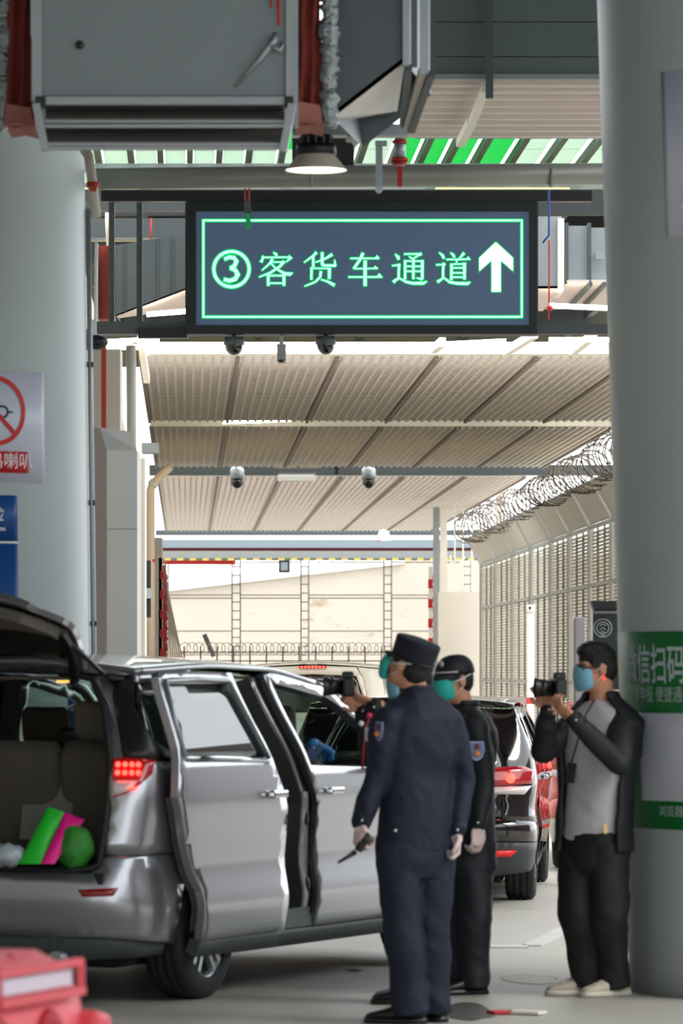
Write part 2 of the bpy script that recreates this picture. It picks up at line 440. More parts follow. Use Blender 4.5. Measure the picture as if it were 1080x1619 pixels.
# steel deck roof behind the screen, over the first louvred rows
ZD = EYE+5.0
root = thing('deck_roof', 'dull steel deck roof with pale skylight strips seen above the green screen flanks', 'roof', lane(2, 46, ZD), kind='structure')
M_deck = mat('deck_sheet', (118, 116, 104), .6, var=.08); M_skl = mat('skylight_strip', (226, 214, 176), .5); translucent(M_skl, (245, 232, 190), .6)
dd = [46.0, 48.6, 51.6, 54.6, 57.8, 61.2, 65.0, 69.0]
for k, (d0, d1) in enumerate(zip(dd, dd[1:])):
    for j, (xa, xb) in enumerate(((-2.6, -.5), (-.4, 1.0), (1.1, 2.5), (2.6, 4.0), (4.1, 5.5), (5.6, 7.4))):
        sk = (j+k) % 3 == 0 or k % 3 == 2
        q = [lane(xa, d0+.1, ZD), lane(xb, d0+.1, ZD), lane(xb, d1-.1, ZD), lane(xa, d1-.1, ZD)]
        MB().add(q+[p+Vector((0, 0, .03)) for p in q], [(0,1,2,3),(7,6,5,4),(0,4,5,1),(1,5,6,2),(2,6,7,3),(3,7,4,0)]).build('skylight_panel' if sk else 'deck_panel', M_skl if sk else M_deck, root)
for d in dd: MB().bar(lane(-2.7, d, ZD-.14), lane(7.4, d, ZD-.14), .16, .26).build('deck_beam', M_black if d < 50 else M_dgrey, root)
for a in (-.45, 1.05, 2.55, 4.05, 5.55): MB().bar(lane(a, 46, ZD-.08), lane(a, 69, ZD-.08), .08, .12).build('deck_purlin', M_dgrey, root)

# far wall -----------------------------------------------------------------------------------
def farwall_mat():
    m = mat('old_concrete_wall', (188, 176, 162), .8, var=.06, vscale=.4, bump=.2, bscale=3)
    nt = m.node_tree; N = nt.nodes; L = nt.links; b = N['Principled BSDF']
    src = b.inputs['Base Color'].links[0].from_socket
    tc = N.new('ShaderNodeTexCoord'); n = N.new('ShaderNodeTexNoise'); n.inputs['Scale'].default_value = .55; n.inputs['Detail'].default_value = 8; n.inputs['Roughness'].default_value = .65
    mp = N.new('ShaderNodeMapping'); mp.inputs['Scale'].default_value = (1, 1, 2.2); L.new(tc.outputs['Object'], mp.inputs[0]); L.new(mp.outputs[0], n.inputs['Vector'])
    r = N.new('ShaderNodeValToRGB'); r.color_ramp.elements[0].position = .60; r.color_ramp.elements[1].position = .66
    L.new(n.outputs[0], r.inputs[0])
    mx = N.new('ShaderNodeMix'); mx.data_type = 'RGBA'; L.new(r.outputs[0], mx.inputs[0]); L.new(src, mx.inputs[6]); mx.inputs[7].default_value = (*srgb((160, 138, 112)), 1)
    L.new(mx.outputs[2], b.inputs['Base Color'])
    return m
b = MB(); p = [P(225, 935, 118), P(300, 918, 118), P(440, 903, 118), P(640, 885, 118), P(800, 880, 118), P(1100, 875, 118)]
out = [(v.x, v.z) for v in p]; out = [(out[0][0], 0)]+out+[(out[-1][0], 0)]
b.prism(out, .5, (0, 118, 0)); tag(b.build('wall_back', farwall_mat()), 'weathered beige concrete wall behind the wire gate', kind='structure')
b = MB()
b.bar(P(225, 932, 117.9), P(640, 884, 117.9), .1, .25); b.bar(P(225, 905, 117.9), P(640, 872, 117.9), .08, .1)
for x in range(240, 640, 22): b.bar(P(x, 905-(x-240)*.08, 117.9), P(x, 931-(x-240)*.115, 117.9), .06)
tag(b.build('parapet_railing', M_white), 'white railing along the top of the weathered concrete wall', 'railing')
# wire gate with diamond mesh
root = thing('wire_gate', 'grey steel gate frame with diamond wire mesh across the lane end', 'gate', lane(1, 108, 0))
M_gate = mat('gate_steel', (92, 84, 80), .5)
D = 107.
for (xa, xb) in ((256, 266), (367, 380), (476, 488), (607, 619), (733, 745)):
    b = MB(); b.px(xa-1, 885, xa+1, 1056, D, .06); b.px(xb-1, 885, xb+1, 1056, D, .06)
    for y in range(895, 1055, 14): b.px(xa, y, xb, y+1.6, D, .04)
    b.build('lattice_post', M_gate, root)
for k, (xa, xb) in enumerate(((266, 367), (380, 476), (488, 607), (619, 733))):
    for y in (888, 940, 945, 997, 1054): MB().px(xa, y, xb, y+1.6, D, .05).build('gate_rail', M_gate, root)
b = MB()
for x in range(100, 900, 6):
    for sx in (1, -1):
        a = x; c = x+sx*170
        # clip to 266..733
        t0, t1 = 0., 1.
        for lim, lo in ((266, True), (733, False)):
            ta = (lim-a)/(c-a)
            if (sx > 0) == lo: t0 = max(t0, ta)
            else: t1 = min(t1, ta)
        if t1 > t0: b.bar(P(lerp(a, c, t0), lerp(888, 1058, t0), D+.03), P(lerp(a, c, t1), lerp(888, 1058, t1), D+.03), .007)
b.build('wire_mesh', mat('mesh_wire', (176, 166, 154), .5), root)['kind'] = 'stuff'
# low fence with coiled wire
root = thing('low_wire_fence', 'low mesh fence topped with coiled wire before the weathered wall', 'fence', P(440, 1060, 96))
b = MB(); b.px(285, 1030, 620, 1032, 96, .04); b.px(285, 1044, 620, 1046, 96, .04)
for x in range(290, 620, 26): b.px(x, 1022, x+2.4, 1090, 96, .05)
b.build('fence_frame', M_gate, root)
b = MB(); pts = []
for k in range(30*14+1):
    t = k/14; a = 2*math.pi*t; pts.append(P(290+t*11, 1026-10*math.sin(a), 96)+Vector((.05*math.cos(a)*3, .15*math.cos(a), 0)))
b.ring(pts, .009, 4); b.build('coiled_wire', M_razor, root)
b = MB()
b.bar(P(323, 1003, 97), P(338, 1038, 97), .10, .10); tag(b.build('leaning_post', M_dgrey), 'dark short post leaning over the coiled wire', 'post')

# right-hand security fence -------------------------------------------------------------------
FA = 5.54; FZ = EYE+2.0
M_fence = mat('fence_steel', (176, 176, 170), .45, metal=.2, var=.05)
M_fslat = mat('fence_slat', (240, 232, 216), .5, var=.04)
root = thing('security_fence', 'tall louvred steel security fence with leaning top along the right of the lane', 'fence', lane(FA, 68, 0))
ys = [38780/(px-294) for px in (762, 784, 811, 840, 872, 901, 934)]; ys += [57.5, 54.4, 51.4, 48.6]
def fpt(Y, z): return lane(FA, Y, z)
LN = Vector((-.26, 0, .46))
for Y in ys:
    b = MB(); b.box(fpt(Y, FZ/2), (.09, .09, FZ)); b.bar(fpt(Y, FZ-.02), fpt(Y, FZ)+LN, .07, .07); b.build('fence_post', M_fence, root)
for k in range(len(ys)-1):
    Y0, Y1 = ys[k]-.08, ys[k+1]+.08
    b = MB(); n = 70
    for i in range(n):
        z = .12+i*(FZ-.2)/n; b.bar(fpt(Y0, z)+Vector((.02, 0, 0)), fpt(Y1, z)+Vector((.02, 0, 0)), .012, .041)
    b.build('louvre_slats', M_fslat, root)['kind'] = 'stuff'
    b = MB()
    for z in (.1, EYE-.18, EYE+1.16, FZ-.05): b.bar(fpt(Y0, z), fpt(Y1, z), .05, .05)
    for t in (.33, .66): b.bar(fpt(lerp(Y0, Y1, t), .1), fpt(lerp(Y0, Y1, t), FZ-.05), .03, .05)
    b.build('bay_frame', M_fence, root)
    b = MB()
    for i in range(9):
        q = LN*((i+.5)/9); b.bar(fpt(Y0, FZ)+q, fpt(Y1, FZ)+q, .012, .062, up=LN)
    o = b.build('leaning_louvre_panel', M_fslat, root)
    b = MB()
    for q in (LN*.02, LN): b.bar(fpt(Y0, FZ)+q, fpt(Y1, FZ)+q, .03, .04)
    b.build('panel_rim', M_fence, root)
# razor coil on top
root = thing('razor_wire_coil', 'rusty razor wire coil lying on the leaning fence top', 'wire', fpt(70, FZ)+LN)
for lay, (rr, ph, nn) in enumerate(((.26, 0, 44), (.23, 1.3, 38))):
    b = MB(); pts = []; N_ = nn*14
    for k in range(N_+1):
        t = k/N_; Y = lerp(83.5, 49, t); a = 2*math.pi*nn*t+ph; r = rr*(1+.12*math.sin(9*t+lay))
        sag = .04*math.sin(t*40)
        pts.append(fpt(Y, FZ)+LN+Vector((r*math.cos(a)-.02, .10*math.sin(a*1.0), .16+sag+r*math.sin(a))))
    b.ring(pts, .0075, 4)
    for k in range(0, len(pts), 2):
        p = pts[k]; b.box(p, (.01, .035, .028), (random.random()*3, random.random()*3, random.random()*3))
    b.build('wire_coil', M_razor, root)
# white posts and bar frame behind the fence
root = thing('bar_screen', 'white steel posts with thin vertical bars rising behind the razor wire', 'fence', P(745, 1100, 86))
Db = 86.
for (xa, xb) in ((685, 695), (696, 707), (785, 800)):
    b = MB(); b.px(xa, 730, xb, 1105, Db, .2); b.build('screen_post', M_cream if xa != 685 else M_grey, root)
b = MB()
for x in [718, 731, 745, 758, 771]+[812, 825, 838, 850, 862, 874, 886]: b.px(x, 728, x+2.6, 935, Db+.05, .04)
b.build('thin_bars', M_cream, root)
b = MB(); b.px(685, 724, 900, 730, Db, .2); b.build('head_rail', M_white, root)
b = MB(); b.bar(P(712, 878, 85.8), P(722, 936, 85.8), .05); b.bar(P(735, 880, 85.8), P(722, 900, 85.8), .05)
b.build('brace', M_cream, root)
# concrete block wall / pillar
b = MB().px(693, 936, 760, 1155, 84.5, .8)
tag(b.build('concrete_pier', mat('pier_concrete', (205, 196, 182), .8, var=.06, vscale=.9)), 'pale concrete pier below the white steel posts', 'pier')
# ================================================================= OVERHEAD SERVICES
def bx(x0, y0, x1, y1, D, t, name, m, label=None, cat=None, parent=None, bevel=0.):
    o = MB().px(x0, y0, x1, y1, D, t).build(name, m, parent, bevel=bevel)
    if parent is None: tag(o, label, cat)
    return o
# ---- air handling unit
root = thing('air_handling_unit', 'big grey panelled air unit hanging at the top over the pale column', 'air unit', P(260, 236, 20.4))
M_panel = mat('unit_panel', (128, 136, 138), .42, metal=.15, var=.04, vscale=1.5)
M_alu = mat('aluminium_profile', (158, 162, 164), .35, metal=.5)
D = 20.3
bx(66, -60, 452, 152, D+.02, .9, 'front_panel', M_panel, parent=root, bevel=.004)
bx(50, -60, 66, 160, D, .9, 'left_profile', M_alu, parent=root); bx(452, -60, 464, 160, D, .9, 'right_profile', M_alu, parent=root)
bx(66, 152, 454, 166, D-.01, .9, 'lower_profile', M_alu, parent=root, bevel=.003)
bx(56, 152, 72, 168, D-.03, .1, 'corner_block', M_black, parent=root); bx(450, 152, 464, 168, D-.03, .1, 'corner_block', M_black, parent=root)
M_dl = mat('louvre_dark', (104, 98, 92), .5)
for (y0, y1) in ((168, 190), (203, 226)):
    b = MB(); b.bar(P(72, y1, D+.02), P(450, y1, D+.02), .03, .012); b.bar(P(72, y0, D+.20), P(450, y0, D+.20), .03, .012)
    a = [P(72, y0, D+.20), P(450, y0, D+.20), P(450, y1, D+.02), P(72, y1, D+.02)]
    b.add(a+[p+Vector((0, .02, .01)) for p in a], [(0,1,2,3),(7,6,5,4),(0,4,5,1),(2,6,7,3),(1,5,6,2),(0,3,7,4)])
    b.build('intake_blade', M_dl, root)
for y in (190, 198, 226, 232): bx(72, y, 452, y+4, D-.01, .05, 'blade_trim', M_alu, parent=root)
for s, xa in ((1, 58), (-1, 462)):
    b = MB(); b.bar(P(xa, 166, D), P(xa+s*14, 238, D), .035, .10); b.build('hanger_bracket', M_alu, root)
b = MB(); b.ball(P(126, 71, D), (.02, .012, .02), 12, 8); b.build('panel_hole', M_black, root)
b = MB(); b.ring([P(372, 138, D), P(412, 92, D-.01), P(432, 66, D-.02), P(436, 52, D)], [.006, .014, .02, .012], 8); b.ring([P(424, 70, D-.02), P(444, 80, D-.03), P(446, 68, D-.02)], .014, 8)
b.build('taped_seam', M_galv, root)
b = MB(); b.ring([P(429, -10, D-.02), P(429, 12, D-.02)], .006, 6); b.ring([P(440, -10, D-.02), P(441, 40, D-.02)], .007, 6); b.build('red_wire', M_red, root)
# ---- canvas connectors and ducts
def canvas(x0, x1, y0, y1, D, label, dep=.7):
    root = thing('duct_connector', label, 'duct', P((x0+x1)/2, y1, D))
    b = MB(); vs = []; fs = []; nx, nz = 10, 14
    for j in range(nz+1):
        for i in range(nx+1):
            p = P(lerp(x0, x1, i/nx), lerp(y0, y1, j/nz), D); p.y += .022*math.sin(i*1.3+j*.25)+.012*math.sin(j*.9+i); vs.append(p)
    for j in range(nz):
        for i in range(nx): k = j*(nx+1)+i; fs.append((k, k+1, k+nx+2, k+nx+1))
    b.add(vs, fs, True); o = b.build('canvas_sleeve', M_redcl, root); so = o.modifiers.new('s', 'SOLIDIFY'); so.thickness = .02
    M_ct = mat('canvas_underside', (176, 112, 98), .8)
    b = MB(); q = [P(x0, y1-36, D-.03), P(x1, y1-30, D-.03), P(x1+4, y1, D-.06), P((x0+x1)/2, y1-6, D-.10), P(x0-3, y1-2, D-.05)]
    b.add(q+[p+Vector((0, .5, .0)) for p in q], [(0,1,2,3,4),(9,8,7,6,5),(0,5,6,1),(1,6,7,2),(2,7,8,3),(3,8,9,4),(4,9,5,0)])
    b.build('canvas_fold', M_ct, root)
    return root
r1 = canvas(10, 48, -60, 200, 20.7, 'dull red canvas duct connector at the top left of the air unit')
b = MB().ring([P(3, y, 20.75)+Vector((.02*random.random(), 0, 0)) for y in range(-60, 206, 8)], [.04+.02*random.random() for _ in range(34)], 10); b.build('foil_edge', M_foil, r1)
r2 = canvas(470, 506, -60, 196, 20.9, 'dull red canvas duct connector between the air unit and dark duct')
b = MB().ring([P(517, y, 20.9)+Vector((.02*random.random(), 0, 0)) for y in range(-60, 206, 7)], [.035+.02*random.random() for _ in range(38)], 10); b.build('foil_edge', M_foil, r2)
bx(464, -60, 471, 190, 20.6, .3, 'connector_frame', M_galv, parent=r2)
root = thing('supply_duct', 'dark grey tapering metal duct hanging right of the red canvas connector', 'duct', P(590, 195, 21.6))
D = 21.2
top = [P(526, -60, D), P(640, -60, D), P(640, 98, D), P(526, 186, D)]
b = MB(); b.add(top+[p+Vector((.15, 1.2, 0)) for p in top], [(0,1,2,3),(7,6,5,4),(0,4,5,1),(1,5,6,2),(3,7,4,0)]); b.build('duct_side', M_dgalv, root)
q = [P(526, 187, D), P(640, 99, D), P(628, 176, D+1.1), P(524, 194, D+.5)]
b = MB(); b.add(q+[p+Vector((0, 0, .03)) for p in q], [(0,1,2,3),(7,6,5,4),(0,4,5,1),(1,5,6,2),(2,6,7,3),(3,7,4,0)]); b.build('duct_underside', mat('duct_under', (208, 202, 192), .5, metal=.1, var=.06), root)
for (x0, x1, m) in ((637, 648, M_galv), (650, 660, M_dgalv), (664, 678, M_galv), (680, 687, M_dgrey)):
    b = MB(); b.px(x0, -60, x1, 104 if x1 < 665 else 116, D-.04, .06); b.build('duct_flange', m, root)
for (x0, x1, m) in ((646, 640, M_dgalv), (668, 644, mat('flange_pale', (196, 186, 172), .5)), (682, 652, M_dgalv)):
    b = MB(); b.bar(P(x0, 104+(x0-640)*.3, D-.03), P(x1-2, 196+(x0-640)*.25, D+1.0), .035, .03); b.build('flange_rail', m, root)
# grey cross channel below duct
bx(462, 196, 645, 214, 23.2, .12, 'cross_channel', M_galv, 'grey channel beam under the dark tapering duct', 'beam')
bx(462, 214, 560, 262, 26.5, .2, 'junction_box', M_black, 'black box behind the pendant lamp', 'box')
# cctv + red cord
root = thing('hanging_connector', 'small white plug dangling on a red cord under the dark duct', 'plug', P(560, 232, 22.6))
b = MB().ring([P(552, 190, 22.6), P(553, 218, 22.6)], .008, 6); b.build('red_cord', M_red, root)
b = MB().box(P(553, 220, 22.6), (.04, .03, .03)); b.bar(P(555, 218, 22.6), P(565, 230, 22.6), .04, .03); b.build('plug_body', M_white, root, bevel=.004)
# ---- pendant lamp
root = thing('pendant_lamp', 'round high bay pendant lamp glowing over the green screen', 'lamp', P(500, 276, 21.9))
c = P(500, 0, 22.); s = 22/FPX
pr = lambda L: [(r*s, EYE-(y-HZ)*s) for r, y in L]
cc = Vector((c.x, 22., 0))
b = MB().lathe(pr([(24, 214), (25, 216), (25, 228), (31, 229), (32, 244), (26, 246), (0.1, 246)]), cc, 28); b.build('driver_housing', M_black, root)
b = MB().lathe(pr([(10, 206), (10, 214), (25, 214)]), cc, 16); b.build('mount', M_dgrey, root)
b = MB().lathe(pr([(26, 243), (30, 246), (48, 268), (50, 270), (48.5, 270), (28, 247)]), cc, 36); b.build('lamp_shade', mat('shade_cream', (196, 188, 166), .4), root)
b = MB().lathe(pr([(0.1, 266), (30, 266), (48, 268.5)]), cc, 36); b.build('lamp_glass', mat('lamp_glow', (255, 250, 232), .5, emit=3.), root)
b = MB()
for k in range(12):
    a = k*math.pi/6; b.box(cc+Vector((math.cos(a)*25*s, math.sin(a)*25*s, EYE-(222-HZ)*s)), (.012, .012, .035))
b.build('cooling_fins', M_dgrey, root)['kind'] = 'stuff'
b = MB().ring([P(500, 206, 22), P(500, 180, 22)], .01, 6); b.build('hook', M_galv, root)
# ---- pipes
def pipe(pts, r, label, m, name='pipe', seg=20):
    b = MB().ring(pts, r, seg); return tag(b.build(name, m), label, 'pipe')
M_pipe = mat('dusty_pipe', (158, 156, 146), .45, metal=.25, var=.08, vscale=2)
root = thing('main_pipe', 'long dusty grey pipe running across between the two columns', 'pipe', P(540, 298, 26))
b = MB().ring([P(150, 283, 26), P(400, 280, 26), P(700, 277, 26), P(985, 275, 26)], 17*26/FPX, 24); b.build('pipe', M_pipe, root)
for x in (869, 490): b = MB().ring([P(x, 278, 26), P(x+5, 278, 26)], 18.3*26/FPX, 24); b.build('coupling', M_pipe, root)
root = thing('red_valve_fitting', 'grey pipe stub with red flanges hanging at the long pipe', 'pipe', P(632, 296, 25.6))
D = 25.7
b = MB().ring([P(632, 214, D), P(632, 262, D)], 9*D/FPX, 14); b.build('stub', M_galv, root)
for y, r in ((222, 12), (250, 14), (256, 12)):
    b = MB().ring([P(632, y, D), P(632, y+5, D)], r*D/FPX, 16); b.build('red_flange', M_red, root)
b = MB().px(628, 262, 636, 295, D-.1, .03); b.build('red_handle', M_red, root)
root = thing('strap_hanger', 'flat grey hanger strap clamping the long pipe', 'bracket', P(600, 305, 25.7))
b = MB().px(594, 222, 605, 297, 25.6, .02).px(593, 222, 612, 230, 25.58, .05); b.build('strap', M_galv, root)
b = MB().ring([P(599, 300, 25.6), P(599, 300, 25.7)], .022, 12); b.build('bolt', M_galv, root)
root = thing('drain_pipe', 'off-white pipe with orange clamp dropping beside the pale column', 'pipe', P(150, 345, 23.8))
b = MB().ring([P(134, 238, 24), P(140, 246, 23.9), P(146, 290, 23.8), P(152, 344, 23.8)], 8*24/FPX, 14); b.build('pipe', M_cream, root)
b = MB().ring([P(147, 288, 23.75), P(147, 296, 23.75)], 10.5*24/FPX, 14); b.px(142, 294, 153, 302, 23.7, .03); b.build('orange_clamp', mat('orange', (196, 68, 30), .5), root)
# black bulb at left
b = MB().ball(P(152, 541, 26), (20*26/FPX, .07, 12*26/FPX), 16, 10); b.px(132, 520, 140, 552, 26, .05); tag(b.build('dark_floodlight', M_black), 'dark rounded lamp housing beside the pale column under the duct', 'lamp')
b = MB().bar(P(152, 380, 26.6), P(150, 520, 26.6), .015, .015); b.px(143, 505, 152, 530, 26.5, .04); tag(b.build('cable_drop', M_white), 'white cable bracket dropping next to the pale column', 'cable')

# ---- LED sign
DS = 34.
root = thing('led_sign', 'black framed screen glowing green with an up arrow and lane lettering', 'sign', P(572, 528, DS))
M_sfr = mat('sign_frame', (14, 26, 26), .5)
bx(295, 318, 850, 528, DS+.06, .25, 'back_box', M_sfr, parent=root)
for r_ in ((295, 318, 310, 528), (837, 318, 850, 528), (310, 318, 837, 334), (310, 514, 837, 528)): bx(*r_, DS, .12, 'frame_bar', M_sfr, parent=root, bevel=.003)
def led_mat():
    m = mat('led_face', (66, 78, 96), .5, emit=0)
    nt = m.node_tree; N = nt.nodes; L = nt.links; b = N['Principled BSDF']
    tc = N.new('ShaderNodeTexCoord'); sp = N.new('ShaderNodeSeparateXYZ'); L.new(tc.outputs['Object'], sp.inputs[0])
    def wave(sock, f):
        a = N.new('ShaderNodeMath'); a.operation = 'MULTIPLY'; a.inputs[1].default_value = f; L.new(sock, a.inputs[0])
        c = N.new('ShaderNodeMath'); c.operation = 'SINE'; L.new(a.outputs[0], c.inputs[0]); return c.outputs[0]
    ad = N.new('ShaderNodeMath'); L.new(wave(sp.outputs['X'], 2*math.pi/.0155), ad.inputs[0]); L.new(wave(sp.outputs['Z'], 2*math.pi/.0155), ad.inputs[1])
    r = N.new('ShaderNodeMapRange'); r.inputs[1].default_value = -2; r.inputs[2].default_value = 2; r.inputs[3].default_value = .65; r.inputs[4].default_value = 1.3
    L.new(ad.outputs[0], r.inputs[0])
    x = N.new('ShaderNodeVectorMath'); x.operation = 'SCALE'; x.inputs[0].default_value = srgb((62, 74, 92)); L.new(r.outputs[0], x.inputs['Scale'])
    L.new(x.outputs[0], b.inputs['Base Color'])
    b.inputs['Emission Color'].default_value = (*srgb((56, 74, 100)), 1); b.inputs['Emission Strength'].default_value = .25
    return m
bx(310, 334, 837, 514, DS+.03, .04, 'screen_face', led_mat(), parent=root)
M_led = mat('led_green', (120, 255, 176), .5, emit=1.0); M_halo = mat('led_green_halo', (0, 150, 74), .5, emit=.35); M_ledw = mat('led_white', (224, 242, 255), .5, emit=.9)
s = DS/FPX
def spx(x, y, off): return P(x, y, DS+.03-off)
def strokes(lst, name, m, off, grow=0.):
    "lst of (points, width) or (points, [widths]) in photo pixels"
    b = MB()
    for pts, wd in lst:
        n = len(pts); wd = wd if isinstance(wd, (list, tuple)) else [wd]*n
        L_, R_ = [], []
        for i in range(n):
            a = Vector(pts[max(i-1, 0)]); c = Vector(pts[min(i+1, n-1)]); d = (c-a).normalized(); q = Vector((-d.y, d.x))
            h = wd[i]/2+grow; p = Vector(pts[i])
            if i == 0: p = p-d*grow
            if i == n-1: p = p+d*grow
            L_.append(p+q*h); R_.append(p-q*h)
        for i in range(n-1):
            qd = [L_[i], L_[i+1], R_[i+1], R_[i]]
            f = [spx(*v, off) for v in qd]; bk = [spx(*v, 0) for v in qd]
            b.add(f+bk, [(0,1,2,3),(0,4,5,1),(1,5,6,2),(2,6,7,3),(3,7,4,0)])
    return b.build(name, m, root)
def C(ox, oy, k, L): return [([(ox+x/k, oy+y/k) for x, y in p], [v/k for v in wd] if isinstance(wd, list) else wd/k) for p, wd in L]
k = 1080/140.
ke = C(400, 390, k, [([(250, 70), (285, 95), (290, 118)], [10, 32, 16]), ([(105, 132), (450, 128)], 15), ([(125, 112), (118, 150), (98, 188)], [14, 24, 34]), ([(440, 108), (468, 132), (402, 188)], [10, 30, 10]),
  ([(238, 150), (205, 205), (110, 288)], [30, 22, 12]), ([(225, 190), (380, 186)], 14), ([(380, 178), (330, 240), (210, 318), (75, 370)], [36, 26, 22, 12]), ([(215, 200), (290, 275), (390, 328), (485, 322)], [12, 18, 30, 8]), ([(395, 335), (450, 345), (482, 325)], [20, 22, 6]),
  ([(186, 330), (186, 475)], [30, 28]), ([(378, 330), (378, 475)], [32, 28]), ([(190, 352), (375, 352)], 18), ([(200, 445), (370, 445)], 16)])
huo = C(400, 390, k, [([(775, 70), (735, 110), (625, 192)], [34, 22, 12]), ([(735, 120), (735, 248)], 26), ([(845, 70), (845, 225)], 32), ([(845, 228), (1005, 232)], 26), ([(995, 160), (1005, 235)], [8, 28]), ([(965, 95), (880, 148), (765, 190)], [34, 18, 12]),
  ([(715, 252), (712, 400)], [26, 24]), ([(725, 264), (930, 264)], 14), ([(932, 258), (930, 392)], [36, 30]), ([(828, 300), (820, 370), (760, 430), (630, 482)], [28, 24, 20, 12]), ([(830, 400), (910, 425), (995, 470)], [12, 22, 36])])
che = C(540, 390, k, [([(108, 143), (455, 143)], 16), ([(405, 145), (432, 122), (460, 145)], [6, 34, 8]), ([(262, 78), (225, 160), (148, 268)], [34, 30, 26]), ([(150, 268), (440, 266)], 14), ([(388, 268), (410, 248), (440, 268)], [6, 28, 8]), ([(85, 370), (492, 370)], 17), ([(425, 370), (460, 345), (495, 372)], [6, 36, 8]), ([(288, 170), (288, 478)], [36, 36])])
tong = C(540, 390, k, [([(655, 92), (690, 125), (695, 158)], [10, 36, 26]), ([(618, 232), (715, 222)], [14, 20]), ([(705, 210), (698, 300), (698, 385)], 26), ([(705, 385), (670, 400), (632, 432)], [20, 26, 36]), ([(705, 385), (790, 430), (870, 446), (1000, 446), (1040, 424)], [16, 26, 30, 34, 12]),
  ([(765, 90), (975, 88)], 18), ([(975, 85), (930, 110), (880, 145)], [34, 18, 14]), ([(825, 120), (870, 150)], [10, 22]), ([(775, 165), (775, 398)], [26, 26]), ([(782, 176), (985, 176)], 14), ([(985, 165), (985, 395)], [32, 28]), ([(985, 400), (915, 380)], [26, 8]), ([(790, 240), (980, 240)], 15), ([(790, 300), (980, 300)], 15), ([(878, 150), (876, 395)], [28, 24])])
k2 = 1080/140.
dao = C(680, 380, k2, [([(112, 150), (155, 185), (168, 222)], [10, 28, 26]), ([(75, 298), (185, 296)], 16), ([(165, 275), (158, 370), (158, 460)], 24), ([(158, 460), (120, 490), (90, 505)], [18, 26, 34]), ([(165, 455), (240, 510), (330, 525), (460, 528), (490, 508)], [16, 26, 30, 34, 10]),
  ([(250, 150), (285, 180), (298, 212)], [10, 28, 20]), ([(415, 155), (385, 190), (355, 222)], [32, 22, 12]), ([(200, 234), (480, 230)], 15), ([(440, 230), (465, 210), (488, 236)], [6, 26, 8]), ([(330, 240), (320, 275)], [22, 14]), ([(262, 285), (260, 485)], [28, 26]), ([(268, 290), (420, 288)], 14), ([(420, 275), (420, 475)], [34, 28]), ([(275, 336), (405, 336)], 15), ([(275, 397), (405, 397)], 15), ([(275, 450), (405, 450)], 15)])
for nm, ch in (('glyph', ke), ('glyph', huo), ('glyph', che), ('glyph', tong), ('glyph', dao)):
    strokes(ch, 'glyph_glow', M_halo, .006, 1.6); strokes(ch, nm, M_led, .012)
cir = [([(366+28*math.cos(2*math.pi*i/40), 425.5+28*math.sin(2*math.pi*i/40)) for i in range(41)], 4.6)]
three = [([(355, 410), (362, 406.5), (370, 407.5), (374, 413), (371, 420), (364, 424)], [5, 5.5, 6, 6.5, 6, 5]), ([(364, 424), (372, 427), (376, 434), (372, 441), (363, 444), (354, 441.5)], [5, 6, 7, 6.5, 6, 5])]
strokes(cir+three, 'number_glow', M_halo, .006, 2.); strokes(cir, 'number_ring', M_led, .012); strokes(three, 'number_three', M_led, .012)
brd = [([(320.5, 348.5), (826, 348.5)], 2.8), ([(825, 348), (825, 502)], 2.8), ([(826, 501), (320.5, 501)], 2.8), ([(321.5, 502), (321.5, 348)], 2.8)]
strokes(brd, 'border_glow', M_halo, .006, 1.8); strokes(brd, 'border_line', M_led, .012)
ar = [(784, 383), (811, 408), (811, 428), (791.5, 411), (791.5, 461), (777.5, 461), (777.5, 411), (758, 428), (758, 408)]
def flat_poly(pts, name, m, off):
    b = MB(); f = [spx(*v, off) for v in pts]; bk = [spx(*v, 0) for v in pts]; n = len(pts)
    from mathutils.geometry import tessellate_polygon
    tri = tessellate_polygon([[Vector((x, y, 0)) for x, y in pts]])
    b.add(f+bk, [tuple(t) for t in tri]+[(i, i+n, (i+1) % n+n, (i+1) % n) for i in range(n)]); return b.build(name, m, root)
def grow(pts, g):
    n = len(pts); out = []
    for i in range(n):
        a, p, c = Vector(pts[i-1]), Vector(pts[i]), Vector(pts[(i+1) % n]); d0 = (p-a).normalized(); d1 = (c-p).normalized()
        q = Vector((d0.y, -d0.x))+Vector((d1.y, -d1.x)); q = q/max(.3, q.length_squared/2) if q.length > .01 else q; out.append(tuple(p+q*g))
    return out
flat_poly(grow(ar, 2.0), 'arrow_glow', M_halo, .006); flat_poly(ar, 'up_arrow', M_ledw, .012)
# sign truss
root = thing('sign_gantry', 'black steel gantry bars carrying the green screen', 'gantry', P(550, 318, DS))
bx(160, 301, 936, 318, DS+.02, .12, 'top_bar', M_black, parent=root)
bx(150, 508, 296, 528, DS+.1, .12, 'lower_bar', M_dgrey, parent=root); bx(218, 518, 296, 534, DS+.05, .12, 'lower_bar', M_black, parent=root)
bx(850, 512, 990, 528, DS+.1, .12, 'lower_bar', M_dgrey, parent=root)
for (x0, x1) in ((293, 309), (836, 851)): bx(x0, 305, x1, 530, DS+.22, .1, 'hanger_post', M_black, parent=root)
for x in (216, 172): bx(x, 316, x+9, 512, DS+.3, .06, 'drop_rod', M_dgrey, parent=root)
